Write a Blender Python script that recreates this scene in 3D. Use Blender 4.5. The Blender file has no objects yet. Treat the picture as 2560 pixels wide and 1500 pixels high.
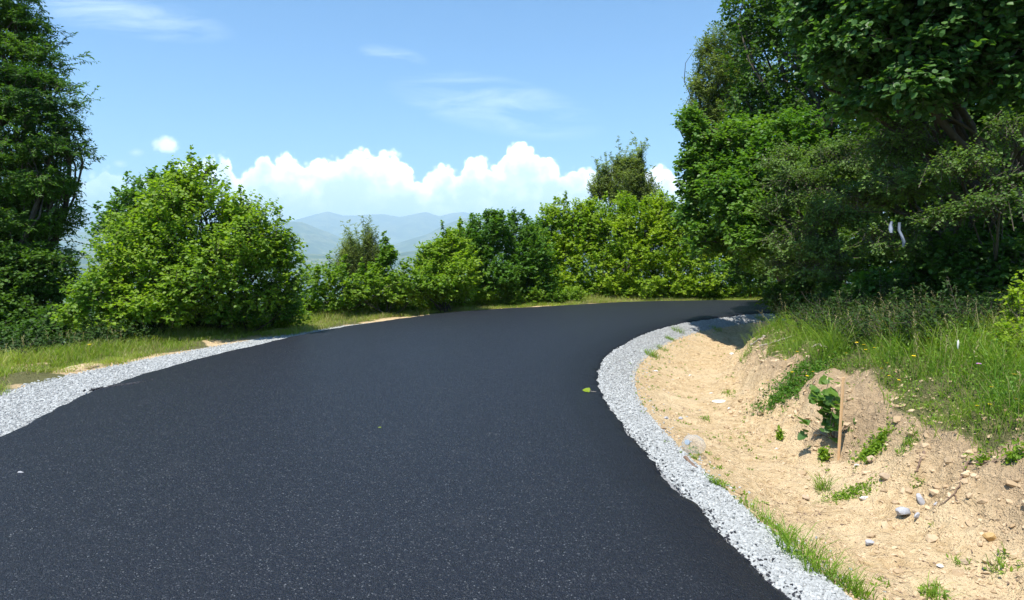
import bpy, math, random
import numpy as np
from mathutils import Vector

rng = np.random.default_rng(7)
random.seed(7)
S = bpy.context.scene
COL = S.collection
PI = math.pi

# ------------------------------------------------------------------ camera
CAMZ, FPX, HOR = 1.6, 1707.0, 638.0
PITCH = math.atan((750 - HOR) / FPX)
cd = bpy.data.cameras.new("camera")
cam = bpy.data.objects.new("camera", cd)
COL.objects.link(cam)
cam.location = (0, 0, CAMZ)
cam.rotation_euler = (PI / 2 - PITCH, 0, 0)
cd.lens = 24.0
cd.sensor_width = 36.0
cd.clip_start = 0.05
cd.clip_end = 90000
S.camera = cam
cp, sp = math.cos(PITCH), math.sin(PITCH)


def ray(px, py):
    a = (px - 1280) / FPX
    b = (750 - py) / FPX
    return np.array([a, cp + b * sp, -sp + b * cp])


def at(px, py, Y):
    """a place in the world seen in that direction, Y metres ahead"""
    r = ray(px, py)
    return np.array([0, 0, CAMZ]) + r * (Y / r[1])


def flat(px, py):
    r = ray(px, py)
    t = -CAMZ / r[2]
    return np.array([r[0] * t, r[1] * t])


# ------------------------------------------------------------------ noise
def _hash(ix, iy, iz, seed):
    n = (ix * 374761393 + iy * 668265263 + iz * 1274126177 + seed * 974711) & 0x7fffffff
    n = ((n ^ (n >> 13)) * 1103515245 + 12345) & 0x7fffffff
    n = (n ^ (n >> 16)) & 0x7fffffff
    n = (n * 69069 + 1) & 0x7fffffff
    return ((n >> 8) & 0xffff) / 65535.0 * 2 - 1


def noise(P, seed=0):
    P = np.asarray(P, dtype=np.float64)
    if P.shape[-1] == 2:
        P = np.concatenate([P, np.zeros(P.shape[:-1] + (1,))], -1)
    I = np.floor(P).astype(np.int64)
    f = P - I
    f = f * f * (3 - 2 * f)
    r = 0
    for dx in (0, 1):
        wx = f[..., 0] if dx else 1 - f[..., 0]
        for dy in (0, 1):
            wy = f[..., 1] if dy else 1 - f[..., 1]
            for dz in (0, 1):
                wz = f[..., 2] if dz else 1 - f[..., 2]
                r = r + _hash(I[..., 0] + dx, I[..., 1] + dy, I[..., 2] + dz, seed) * wx * wy * wz
    return r


def fbm(P, octs=4, seed=0):
    P = np.asarray(P, dtype=np.float64)
    r, a = 0, 1.0
    for k in range(octs):
        r = r + a * noise(P * 2.03 ** k + 17.3 * k, seed + k)
        a *= 0.5
    return r


def sstep(a, b, x):
    t = np.clip((x - a) / (b - a), 0, 1)
    return t * t * (3 - 2 * t)


# ------------------------------------------------------------------ road edges
def spline(pts, n):
    P = np.array(pts, float)
    P = np.vstack([2 * P[0] - P[1], P, 2 * P[-1] - P[-2]])
    out = []
    for i in range(1, len(P) - 2):
        p0, p1, p2, p3 = P[i - 1], P[i], P[i + 1], P[i + 2]
        for t in np.linspace(0, 1, 24, endpoint=False):
            out.append(0.5 * ((2 * p1) + (-p0 + p2) * t + (2 * p0 - 5 * p1 + 4 * p2 - p3) * t * t + (-p0 + 3 * p1 - 3 * p2 + p3) * t ** 3))
    out.append(P[-2])
    out = np.array(out)
    L = np.r_[0, np.cumsum(np.linalg.norm(np.diff(out, axis=0), axis=1))]
    s = np.linspace(0, L[-1], n)
    return np.c_[np.interp(s, L, out[:, 0]), np.interp(s, L, out[:, 1])]


IN_PX = [(1975, 1500), (1740, 1270), (1575, 1090), (1500, 985), (1487, 930), (1512, 880), (1590, 835), (1700, 803), (1850, 783), (1950, 777)]
OUT_PX = [(0, 1092), (300, 952), (600, 872), (860, 817), (1150, 779), (1400, 764), (1560, 755), (1780, 751), (1960, 750)]
E_IN = spline([(9, -14), (4.2, -6), (1.75, 0)] + [tuple(flat(*p)) for p in IN_PX] + [(12, 21.2), (20, 22.0), (40, 22)], 420)
E_OUT = spline([(3.5, -17), (-0.6, -7), (-3.3, 1.0)] + [tuple(flat(*p)) for p in OUT_PX] + [(14, 24.9), (22, 26.5), (40, 27)], 420)


def sdist(X, Y, E, sign):
    """signed distance to polyline; positive on the side given by sign (right = +1)"""
    X = np.ravel(X); Y = np.ravel(Y)
    best = np.full(X.shape, 1e18); sg = np.ones(X.shape); idx = np.zeros(X.shape)
    A = E[:-1:3]; B = np.vstack([E[3::3], E[-1]])[:len(A)]
    for k in range(len(A)):
        a, b = A[k], B[k]
        d = b - a
        L2 = d @ d
        if L2 < 1e-9:
            continue
        t = ((X - a[0]) * d[0] + (Y - a[1]) * d[1]) / L2
        lo = 0 if k else -1e3
        hi = 1 if k < len(A) - 2 else 1e3
        t = np.clip(t, lo, hi)
        ex = X - a[0] - t * d[0]; ey = Y - a[1] - t * d[1]
        q = ex * ex + ey * ey
        m = q < best
        best = np.where(m, q, best)
        sg = np.where(m, np.sign(d[1] * ex - d[0] * ey), sg)
        idx = np.where(m, k / len(A), idx)
    return np.sqrt(best) * sg * sign, idx


RP = ([-9e9, 0, .1, .5, .9, 1.3, 1.75, 2.05, 2.45, 2.9, 3.6, 5, 8, 14, 40, 200, 700], [-.07, -.05, -.06, -.2, -.34, -.43, -.42, -.26, .12, .36, .55, .72, .95, 2.0, 8, 20, -30])
LP = ([-9e9, 0, .2, 1.2, 2.3, 3.2, 4.5, 7, 16, 60, 300, 900, 1500], [-.07, -.05, -.045, -.05, -.07, -.2, -.8, -2.2, -7, -24, -80, -138, -150])


def height(X, Y, detail=True):
    shp = np.shape(X)
    X = np.ravel(np.asarray(X, float)); Y = np.ravel(np.asarray(Y, float))
    di, _ = sdist(X, Y, E_IN, 1)
    do, _ = sdist(X, Y, E_OUT, -1)
    right = di > 0
    z = np.where(right, np.interp(di, *RP), np.where(do > 0, np.interp(do, *LP), -.07))
    rr = np.hypot(X, Y)
    z = np.where(rr > 600, z * (1 - sstep(600, 1500, rr)) + (-150) * sstep(600, 1500, rr), z)
    if detail:
        P = np.c_[X, Y]
        off = np.where(right, sstep(.5, 1.2, di), sstep(.9, 1.6, do) * (do > 0))
        near = rr < 60
        n = np.zeros_like(X)
        n[near] = .05 * fbm(P[near] * .9, 3, 3) + .027 * fbm(P[near] * 5, 4, 8)
        bank = np.where(right, sstep(1.7, 2.1, di) * (1 - sstep(2.9, 3.6, di)), 0)
        n2 = np.zeros_like(X)
        n2[near] = .05 * fbm(P[near] * 3.1, 3, 21) - .03 * np.abs(fbm(P[near] * 6, 2, 31))
        far = np.where(rr > 60, 4 * sstep(60, 900, rr) * fbm(P / 160, 3, 5), 0)
        z = z + off * n + bank * n2 * 1.5 + far
    return z.reshape(shp), di.reshape(shp), do.reshape(shp)


def hit(px, py, dz=0.0):
    r = ray(px, py)
    t = np.geomspace(2, 80, 900)
    P = np.array([0, 0, CAMZ]) + t[:, None] * r
    z, di, do = height(P[:, 0], P[:, 1])
    on = (di < 0) & (do < 0)
    z = np.where(on, 0.0, z)
    k = int(np.argmax(P[:, 2] < z + dz))
    p = P[k].copy()
    p[2] = z[k]
    return p


def gz(x, y):
    z, di, do = height(np.array([x]), np.array([y]))
    if di[0] < 0 and do[0] < 0:
        return 0.0
    return float(z[0])


# ------------------------------------------------------------------ mesh helpers
class Acc:
    def __init__(s):
        s.V = []; s.F = []; s.M = []; s.R = []; s.n = 0

    def add(s, V, F, rnd=0.5, mat=0):
        V = np.asarray(V, float).reshape(-1, 3)
        F = np.asarray(F, np.int64)
        if len(V) == 0:
            return
        s.V.append(V); s.F.append(F + s.n); s.M.append(np.full(len(F), mat))
        s.R.append(np.broadcast_to(np.asarray(rnd, float), (len(V),)).copy())
        s.n += len(V)

    def build(s, name, mats, parent=None, smooth=False):
        V = np.vstack(s.V)
        me = bpy.data.meshes.new(name)
        me.vertices.add(len(V))
        me.vertices.foreach_set("co", V.ravel())
        tot = np.concatenate([np.full(len(f), f.shape[1]) for f in s.F])
        lp = np.concatenate([f.ravel() for f in s.F])
        me.loops.add(len(lp)); me.loops.foreach_set("vertex_index", lp)
        me.polygons.add(len(tot))
        me.polygons.foreach_set("loop_start", np.r_[0, np.cumsum(tot)[:-1]])
        me.polygons.foreach_set("loop_total", tot)
        me.polygons.foreach_set("material_index", np.concatenate(s.M))
        me.polygons.foreach_set("use_smooth", np.full(len(tot), smooth))
        at_ = me.attributes.new("rnd", 'FLOAT', 'POINT')
        at_.data.foreach_set("value", np.concatenate(s.R))
        for m in (mats if isinstance(mats, (list, tuple)) else [mats]):
            me.materials.append(m)
        me.update(calc_edges=True)
        o = bpy.data.objects.new(name, me)
        COL.objects.link(o)
        if parent is not None:
            o.parent = parent
        return o


def tag(o, label=None, cat=None, group=None, kind=None):
    if label: o["label"] = label
    if cat: o["category"] = cat
    if group: o["group"] = group
    if kind: o["kind"] = kind
    return o


def empty(name, loc):
    o = bpy.data.objects.new(name, None)
    COL.objects.link(o)
    o.location = loc
    o.empty_display_size = .1
    return o


def tube(pts, rad, sides=5):
    P = np.asarray(pts, float); n = len(P)
    rad = np.broadcast_to(rad, (n,))
    T = np.gradient(P, axis=0)
    T /= np.linalg.norm(T, axis=1)[:, None] + 1e-9
    up = np.array([0, 0, 1.]) if abs(T[0][2]) < .9 else np.array([1., 0, 0])
    U = np.cross(T, up); U /= np.linalg.norm(U, axis=1)[:, None] + 1e-9
    W = np.cross(T, U)
    a = np.linspace(0, 2 * PI, sides, endpoint=False)
    V = P[:, None] + rad[:, None, None] * (np.cos(a)[None, :, None] * U[:, None] + np.sin(a)[None, :, None] * W[:, None])
    V = V.reshape(-1, 3)
    F = []
    for i in range(n - 1):
        for j in range(sides):
            k = (j + 1) % sides
            F.append((i * sides + j, i * sides + k, (i + 1) * sides + k, (i + 1) * sides + j))
    return V, np.array(F)


def bent(a, b, sag=.12, n=6, rs=None):
    rs = rs or rng
    a = np.asarray(a, float); b = np.asarray(b, float)
    L = np.linalg.norm(b - a)
    t = np.linspace(0, 1, n)[:, None]
    P = a + (b - a) * t
    off = rs.normal(0, 1, 3) * sag * L
    P = P + np.sin(t * PI) * off + np.sin(t * 2 * PI) * rs.normal(0, 1, 3) * sag * .4 * L
    return P


# ------------------------------------------------------------------ materials
def mat(name, base=(.5, .5, .5), rough=.8, spec=.3):
    m = bpy.data.materials.new(name); m.use_nodes = True
    nt = m.node_tree
    b = nt.nodes["Principled BSDF"]
    b.inputs["Base Color"].default_value = (*base, 1)
    b.inputs["Roughness"].default_value = rough
    b.inputs["Specular IOR Level"].default_value = spec
    return m, nt, b


def N(nt, t, **kw):
    n = nt.nodes.new(t)
    for k, v in kw.items():
        setattr(n, k, v)
    return n


def mathn(nt, op, a, b=None, c=None, clamp=False):
    n = nt.nodes.new("ShaderNodeMath"); n.operation = op; n.use_clamp = clamp
    for i, v in enumerate((a, b, c)):
        if v is None: continue
        if isinstance(v, (int, float)): n.inputs[i].default_value = v
        else: nt.links.new(v, n.inputs[i])
    return n.outputs[0]


def mixc(nt, f, a, b, mode='MIX'):
    n = nt.nodes.new("ShaderNodeMix"); n.data_type = 'RGBA'; n.blend_type = mode
    for i, v in ((0, f), (6, a), (7, b)):
        if isinstance(v, (int, float)): n.inputs[i].default_value = v
        elif isinstance(v, tuple): n.inputs[i].default_value = (*v, 1) if len(v) == 3 else v
        else: nt.links.new(v, n.inputs[i])
    return n.outputs[2]


def ramp(nt, f, stops, interp='LINEAR'):
    n = nt.nodes.new("ShaderNodeValToRGB"); n.color_ramp.interpolation = interp
    cr = n.color_ramp
    while len(cr.elements) < len(stops): cr.elements.new(.5)
    for e, (p, c) in zip(cr.elements, stops):
        e.position = p; e.color = (*c, 1) if len(c) == 3 else c
    nt.links.new(f, n.inputs[0])
    return n.outputs[0]


def noisen(nt, vec, scale, detail=4, rough=.55, dist=0):
    n = nt.nodes.new("ShaderNodeTexNoise")
    n.inputs["Scale"].default_value = scale; n.inputs["Detail"].default_value = detail
    n.inputs["Roughness"].default_value = rough; n.inputs["Distortion"].default_value = dist
    if vec is not None: nt.links.new(vec, n.inputs["Vector"])
    return n.outputs[0]


def bump(nt, b, h, dist, strength=1.0, prev=None):
    n = nt.nodes.new("ShaderNodeBump"); n.inputs["Distance"].default_value = dist
    n.inputs["Strength"].default_value = strength
    nt.links.new(h, n.inputs["Height"])
    if prev is not None: nt.links.new(prev, n.inputs["Normal"])
    nt.links.new(n.outputs[0], b.inputs["Normal"])
    return n.outputs[0]


def leaf_mat(name, c1, c2, trans=.35, rough=.45, spec=.4, tcol=None):
    m, nt, b = mat(name, c1, rough, spec)
    a = N(nt, "ShaderNodeAttribute", attribute_name="rnd")
    c = mixc(nt, a.outputs["Fac"], c1, c2)
    nt.links.new(c, b.inputs["Base Color"])
    tr = N(nt, "ShaderNodeBsdfTranslucent")
    tc = tcol or (1.5, 1.55, .5)
    c2_ = mixc(nt, 1.0, c, tc, 'MULTIPLY')
    nt.links.new(c2_, tr.inputs["Color"])
    mx = N(nt, "ShaderNodeMixShader"); mx.inputs[0].default_value = trans
    out = nt.nodes["Material Output"]
    nt.links.new(b.outputs[0], mx.inputs[1]); nt.links.new(tr.outputs[0], mx.inputs[2])
    nt.links.new(mx.outputs[0], out.inputs["Surface"])
    return m


def bark_mat(name, c1, c2):
    m, nt, b = mat(name, c1, .9, .2)
    tc = N(nt, "ShaderNodeTexCoord")
    n = noisen(nt, tc.outputs["Object"], 9, 5)
    nt.links.new(mixc(nt, n, c1, c2), b.inputs["Base Color"])
    bump(nt, b, n, .02)
    return m


M_BARK = bark_mat("bark_grey_brown", (.05, .04, .03), (.13, .11, .085))
L_HAZEL = leaf_mat("leaf_hazel", (.11, .22, .02), (.25, .37, .03), .48, .5, .3)
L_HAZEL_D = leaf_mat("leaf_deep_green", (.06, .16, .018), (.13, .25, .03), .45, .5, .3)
L_YELLOW = leaf_mat("leaf_yellow_green", (.15, .27, .018), (.3, .41, .022), .48, .55, .3)
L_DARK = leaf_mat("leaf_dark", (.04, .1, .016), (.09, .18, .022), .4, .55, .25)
L_UNDER_SHADE = leaf_mat("leaf_undergrowth_shade", (.02, .055, .012), (.05, .1, .018), .3, .6, .2)  # leaf green darkened so the colour itself carries the shade over low growth
L_LOCUST = leaf_mat("leaf_locust", (.035, .1, .018), (.11, .22, .025), .44, .5, .3)
L_OLIVE = leaf_mat("leaf_olive", (.14, .2, .05), (.26, .33, .09), .48, .6, .3)
L_HAW = leaf_mat("leaf_glossy_small", (.06, .12, .02), (.15, .25, .05), .38, .5, .3)
L_BROAD = leaf_mat("leaf_broad_round", (.05, .125, .03), (.11, .22, .045), .4, .45, .4)
L_BLUE = leaf_mat("leaf_grey_green", (.1, .16, .03), (.19, .25, .05), .45, .5, .35)


def ground_material():
    m, nt, b = mat("ground_soil", (.5, .38, .24), .95, .15)
    tc = N(nt, "ShaderNodeTexCoord"); P = tc.outputs["Object"]
    gr = N(nt, "ShaderNodeAttribute", attribute_name="gravel").outputs["Fac"]
    gs = N(nt, "ShaderNodeAttribute", attribute_name="grass").outputs["Fac"]
    bk = N(nt, "ShaderNodeAttribute", attribute_name="bank").outputs["Fac"]
    fr = N(nt, "ShaderNodeAttribute", attribute_name="far").outputs["Fac"]
    n1 = noisen(nt, P, 1.3, 6, .6)
    n2 = noisen(nt, P, 14, 5, .65)
    n3 = noisen(nt, P, 70, 3, .6)
    sand = mixc(nt, ramp(nt, n2, [(.35, (0, 0, 0)), (.65, (1, 1, 1))]), (.5, .35, .185), (.72, .545, .325))
    sand = mixc(nt, ramp(nt, n1, [(.45, (0, 0, 0)), (.62, (1, 1, 1))]), sand, (.68, .52, .315))
    # damp and darker clods with a shape of their own
    sand = mixc(nt, ramp(nt, n3, [(.28, (1, 1, 1)), (.42, (0, 0, 0))]), sand, (.22, .15, .09))
    soil = mixc(nt, n2, (.31, .215, .125), (.54, .4, .25))
    c = mixc(nt, bk, sand, soil)
    grv = mixc(nt, n3, (.26, .26, .26), (.46, .46, .455))
    gfac = mathn(nt, 'ADD', gr, mathn(nt, 'MULTIPLY', mathn(nt, 'SUBTRACT', n2, .5), .9))
    gfac = ramp(nt, gfac, [(.42, (0, 0, 0)), (.58, (1, 1, 1))])
    c = mixc(nt, gfac, c, grv)
    und = mixc(nt, n2, (.07, .085, .03), (.2, .18, .08))
    sfac = mathn(nt, 'ADD', gs, mathn(nt, 'MULTIPLY', mathn(nt, 'SUBTRACT', n1, .5), 1.2))
    sfac = ramp(nt, sfac, [(.4, (0, 0, 0)), (.62, (1, 1, 1))])
    c = mixc(nt, sfac, c, und)
    mp = N(nt, "ShaderNodeMapping"); mp.inputs["Scale"].default_value = (.002, .002, .002)
    nt.links.new(P, mp.inputs[0])
    fn = noisen(nt, mp.outputs[0], 1.2, 8, .65)
    farc = ramp(nt, fn, [(.38, (.03, .06, .02)), (.5, (.07, .12, .03)), (.56, (.16, .17, .06)), (.6, (.04, .07, .025))])
    c = mixc(nt, fr, c, farc)
    nt.links.new(c, b.inputs["Base Color"])
    h = mathn(nt, 'ADD', mathn(nt, 'MULTIPLY', n2, 1.0), mathn(nt, 'MULTIPLY', n3, .35))
    bump(nt, b, h, .08, 1.0)
    return m


def asphalt_material():
    m, nt, b = mat("asphalt", (.04, .043, .052), .62, .22)
    tc = N(nt, "ShaderNodeTexCoord"); P = tc.outputs["Object"]
    v = N(nt, "ShaderNodeTexVoronoi"); v.inputs["Scale"].default_value = 150
    nt.links.new(P, v.inputs["Vector"])
    v2 = N(nt, "ShaderNodeTexVoronoi"); v2.inputs["Scale"].default_value = 42
    nt.links.new(P, v2.inputs["Vector"])
    big = noisen(nt, P, .35, 4, .6)
    mid = noisen(nt, P, 30, 4, .7)
    sep = N(nt, "ShaderNodeSeparateColor"); nt.links.new(v.outputs["Color"], sep.inputs[0])
    c = ramp(nt, sep.outputs[0], [(0, (.005, .006, .009)), (.5, (.0095, .0115, .0165)), (.88, (.02, .0235, .033)), (.965, (.06, .065, .076)), (1, (.19, .2, .21))])
    c = mixc(nt, ramp(nt, mid, [(.35, (1, 1, 1)), (.55, (0, 0, 0))]), c, (.008, .01, .017))
    c = mixc(nt, mathn(nt, 'MULTIPLY', big, .4), c, (.017, .021, .031))
    dust = noisen(nt, P, 1.7, 6, .7)
    c = mixc(nt, ramp(nt, dust, [(.58, (0, 0, 0)), (.75, (.3, .3, .3))]), c, (.04, .042, .048))
    ed = N(nt, 'ShaderNodeAttribute', attribute_name='rnd').outputs['Fac']
    c = mixc(nt, mathn(nt, 'MULTIPLY', ed, .75), c, (.008, .009, .013))
    nt.links.new(c, b.inputs["Base Color"])
    h = mathn(nt, 'ADD', mathn(nt, 'MULTIPLY', v.outputs["Distance"], -.8), mathn(nt, 'MULTIPLY', v2.outputs["Distance"], -.6))
    bump(nt, b, mathn(nt, 'ADD', h, mathn(nt, 'MULTIPLY', mid, 1.2)), .009, .8)
    nt.links.new(ramp(nt, sep.outputs[1], [(0, (.38, .38, .38)), (1, (.62, .62, .62))]), b.inputs["Roughness"])
    return m


def stone_mat(name, c1, c2, sc=8):
    m, nt, b = mat(name, c1, .85, .3)
    a = N(nt, "ShaderNodeAttribute", attribute_name="rnd")
    tc = N(nt, "ShaderNodeTexCoord")
    n = noisen(nt, tc.outputs["Object"], sc, 4)
    c = mixc(nt, a.outputs["Fac"], c1, c2)
    c = mixc(nt, mathn(nt, 'MULTIPLY', n, .5), c, tuple(x * .6 for x in c1))
    nt.links.new(c, b.inputs["Base Color"])
    bump(nt, b, n, .01, .6)
    return m


M_GROUND = ground_material()
M_ASPH = asphalt_material()
M_GRAVEL = stone_mat("gravel_stone", (.24, .25, .245), (.54, .55, .54), 30)
M_CLOD = stone_mat("soil_clod", (.36, .25, .14), (.68, .52, .34), 30)
M_CRUMB = stone_mat("asphalt_crumb", (.02, .021, .025), (.05, .05, .06), 30)
L_GRASS = leaf_mat("grass_blades", (.09, .21, .018), (.25, .35, .04), .4, .5, .35)
L_VERGE = leaf_mat("grass_verge", (.15, .26, .02), (.38, .44, .09), .45, .55, .3)
L_GRASS2 = leaf_mat("grass_dry", (.3, .27, .12), (.45, .38, .2), .3, .6, .3)

# ------------------------------------------------------------------ ground sheet
def axis(segs):
    out = []
    for a, b, n in segs:
        out.append(np.linspace(a, b, n, endpoint=False))
    return np.concatenate(out)


gx = np.concatenate([-np.geomspace(30000, 14, 60), axis([(-13.5, -7, 50), (-7, -3.8, 70), (-3.8, .6, 22), (.6, 5.4, 190), (5.4, 12, 80)]), np.geomspace(12, 30000, 60)])
gy = np.concatenate([-np.geomspace(30000, 9, 36), axis([(-8, 2, 30), (2, 9, 230), (9, 20, 200), (20, 32, 90)]), np.geomspace(32, 30000, 70)])
GX, GY = np.meshgrid(gx, gy)
GZ, DI, DO = height(GX, GY)
nx, ny = len(gx), len(gy)
a = Acc()
ii = (np.arange(ny - 1)[:, None] * nx + np.arange(nx - 1)[None]).ravel()
a.add(np.c_[GX.ravel(), GY.ravel(), GZ.ravel()], np.c_[ii, ii + 1, ii + 1 + nx, ii + nx])
ground = a.build("ground", M_GROUND, smooth=True)
tag(ground, kind="structure")
di, do = DI.ravel(), DO.ravel()
PX, PY = GX.ravel(), GY.ravel()
GW_L = np.interp(PY, [0, 6, 8.5, 12, 15, 17, 60], [1.6, 1.4, 1.13, .78, .35, .05, 0])
rightside = di > 0
gravel = np.where(rightside, 1 - sstep(.42, .6, di), np.where(do > -.3, 1 - sstep(GW_L - .08, GW_L + .08, do), 1))
gn = fbm(np.c_[PX, PY] * .9, 3, 77)


def bank_grass(di, x, y):
    """vegetation cover on the right bank: its lower limit wanders"""
    lim = np.interp(y, [0, 3.5, 4.5, 5.5, 6.5, 8, 11, 14, 17, 20], [3.0, 2.75, 2.5, 2.45, 2.75, 2.7, 2.35, 2.1, 1.9, 1.6])
    lim = lim + .22 * fbm(np.c_[np.ravel(x), np.ravel(y)] * 1.3, 3, 55)
    return sstep(-.12, .3, di - lim)


grass = np.where(rightside, bank_grass(di, PX, PY), sstep(GW_L + .2, GW_L + .7, do + .5 * gn))
bank = np.where(rightside, sstep(1.95, 2.5, di + .15 * gn), 0)
far = sstep(60, 200, np.hypot(PX, PY))
for nm, v in (("gravel", gravel), ("grass", grass), ("bank", bank), ("far", far)):
    at_ = ground.data.attributes.new(nm, 'FLOAT', 'POINT'); at_.data.foreach_set("value", np.ascontiguousarray(v, dtype=np.float32))

# ------------------------------------------------------------------ road
nI = len(E_IN)
# pair the two edges by nearest progress
def pair(E1, E2):
    sI = np.linspace(0, 1, len(E1))
    return E2
uu = np.array([0, .034, .05, .08, .2, .35, .5, .65, .8, .92, .97, .99, .996, 1.0])
jI = .018 * fbm(E_IN * 4.5, 4, 91)
jO = .03 * fbm(E_OUT * 3.5, 4, 92)
DEN = 1600
def dens(E, j, side):
    s = np.linspace(0, len(E) - 1, DEN)
    k = np.arange(len(E))
    P = np.c_[np.interp(s, k, E[:, 0]), np.interp(s, k, E[:, 1])]
    T = np.gradient(P, axis=0); T /= np.linalg.norm(T, axis=1)[:, None]
    Nn = np.c_[T[:, 1], -T[:, 0]] * side     # outward
    jj = .022 * fbm(P * 6, 5, 91 if side > 0 else 93) + (.02 if side > 0 else .035) * fbm(P * 1.4, 3, 95)
    return P + Nn * jj[:, None], Nn
PI_, NI_ = dens(E_IN, jI, 1)
PO_, NO_ = dens(E_OUT, jO, -1)
rows = []
rows.append(np.c_[PI_ + NI_ * .10, np.full(DEN, -.11)])
rows.append(np.c_[PI_ + NI_ * .055, np.full(DEN, -.05) + .008 * fbm(PI_ * 12, 2, 4)])
rows.append(np.c_[PI_ - NI_ * .0, np.full(DEN, -.022) + .006 * fbm(PI_ * 9, 2, 14)])
rows.append(np.c_[PI_ - NI_ * .09, np.full(DEN, -.006) + .005 * fbm(PI_ * 7, 2, 15)])
for u in uu[1:-1]:
    q = PI_ * (1 - u) + PO_ * u
    rows.append(np.c_[q, .004 + .02 * math.sin(u * PI) + .004 * fbm(q * .8, 2, 6)])
rows.append(np.c_[PO_, np.full(DEN, -.002)])
rows.append(np.c_[PO_ + NO_ * .04, np.full(DEN, -.03)])
rows.append(np.c_[PO_ + NO_ * .06, np.full(DEN, -.10)])
R = np.stack(rows, 1)
k = R.shape[1]
ii = (np.arange(DEN - 1)[:, None] * k + np.arange(k - 1)[None]).ravel()
edge_w = np.zeros((DEN, k)); edge_w[:, 0:6] = 1.0; edge_w[:, 6] = .45
a = Acc(); a.add(R.reshape(-1, 3), np.c_[ii, ii + k, ii + k + 1, ii + 1], edge_w.ravel())
road = tag(a.build("road", M_ASPH, smooth=True), kind="structure")


# ------------------------------------------------------------------ stones (vectorised)
phi = (1 + 5 ** .5) / 2
ICO = np.array([(-1, phi, 0), (1, phi, 0), (-1, -phi, 0), (1, -phi, 0), (0, -1, phi), (0, 1, phi), (0, -1, -phi), (0, 1, -phi), (phi, 0, -1), (phi, 0, 1), (-phi, 0, -1), (-phi, 0, 1)]) / 1.9
ICF = np.array([(0, 11, 5), (0, 5, 1), (0, 1, 7), (0, 7, 10), (0, 10, 11), (1, 5, 9), (5, 11, 4), (11, 10, 2), (10, 7, 6), (7, 1, 8), (3, 9, 4), (3, 4, 2), (3, 2, 6), (3, 6, 8), (3, 8, 9), (4, 9, 5), (2, 4, 11), (6, 2, 10), (8, 6, 7), (9, 8, 1)])


def rotmats(n, flat_=0.0):
    A = rng.normal(0, 1, (n, 3)); A[:, 2] += flat_ * 3
    A /= np.linalg.norm(A, axis=1)[:, None]
    B = rng.normal(0, 1, (n, 3)); B -= (B * A).sum(1)[:, None] * A
    B /= np.linalg.norm(B, axis=1)[:, None]
    C = np.cross(A, B)
    return np.stack([B, C, A], 2)


def stones(acc, P, size, flat_=1.2, mat_=0, sink=.25):
    n = len(P)
    if n == 0: return
    sc = np.c_[rng.uniform(.7, 1.4, n), rng.uniform(.6, 1.1, n), rng.uniform(.35, .75, n)] * size[:, None]
    V = ICO[None] * (1 + rng.uniform(-.28, .28, (n, 12, 1)))
    V = V * sc[:, None] * .5
    V = np.einsum('nij,nkj->nki', rotmats(n, flat_), V)
    V = V + P[:, None] + np.array([0, 0, 1]) * (size * (.3 - sink))[:, None, None]
    F = (ICF[None] + (np.arange(n) * 12)[:, None, None]).reshape(-1, 3)
    acc.add(V.reshape(-1, 3), F, np.repeat(rng.beta(2, 1.6, n), 12), mat_)


def along(E, n, y0, y1, power=1.0):
    """random indices along the edge E between two Y values"""
    k = np.where((E[:, 1] > y0) & (E[:, 1] < y1) & (E[:, 0] < 13))[0]
    w = 1 / np.maximum(np.hypot(E[k, 0], E[k, 1]), 2.5) ** power
    i = rng.choice(k, n, p=w / w.sum())
    P = E[i] + (E[np.minimum(i + 1, len(E) - 1)] - E[i]) * rng.uniform(0, 1, (n, 1))
    T = E[np.minimum(i + 1, len(E) - 1)] - E[np.maximum(i - 1, 0)]
    T /= np.linalg.norm(T, axis=1)[:, None]
    return P, np.c_[T[:, 1], -T[:, 0]]


acc = Acc()
for n, lo, hi, s0, s1, pw in ((16000, .045, .56, .014, .034, 1.7), (9000, .045, .56, .016, .04, .4), (900, .5, 1.0, .01, .035, .8)):
    P, Nn = along(E_IN, n, 2.0, 22, pw)
    d = rng.uniform(lo, hi, n) if lo < .4 else lo + rng.exponential(.13, n)
    q = P + Nn * d[:, None]
    z, _, _ = height(q[:, 0], q[:, 1])
    stones(acc, np.c_[q, z], rng.uniform(s0, s1, n))
tag(acc.build("gravel", M_GRAVEL), "pale grey crushed gravel strip on the ditch side of the road", "gravel", kind="stuff")
acc = Acc()
for n, pw in ((24000, 1.3), (12000, .2)):
    P, Nn = along(E_OUT, n, 3.0, 17, pw)
    w = np.interp(P[:, 1], [0, 6, 8.5, 12, 15, 17], [1.6, 1.4, 1.13, .78, .35, .05])
    d = rng.uniform(.03, 1, n) * (w + .05 + rng.normal(0, .05, n))
    q = P - Nn * d[:, None]
    z, _, _ = height(q[:, 0], q[:, 1])
    stones(acc, np.c_[q, z], rng.uniform(.014, .038, n))
tag(acc.build("gravel", M_GRAVEL), "grey crushed gravel strip on the outer left side of the road", "gravel", kind="stuff")
# black asphalt crumbs on the gravel
acc = Acc()
P, Nn = along(E_IN, 420, 2.2, 8, 2.5)
q = P + Nn * (.03 + rng.exponential(.05, 420))[:, None]
z, _, _ = height(q[:, 0], q[:, 1])
stones(acc, np.c_[q, z + .012], rng.uniform(.008, .022, 420))
c0 = hit(312, 963)[:2]
P2 = c0 + rng.normal(0, 1, (260, 2)) @ np.array([[.10, .13], [-.02, .015]])
z, _, _ = height(P2[:, 0], P2[:, 1])
stones(acc, np.c_[P2, np.maximum(z, -.02) + .018], rng.uniform(.02, .05, 260))
tag(acc.build("asphalt_crumbs", M_CRUMB), "black asphalt crumbs spilled over the gravel beside the road edge", "asphalt crumbs", kind="stuff")
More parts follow.
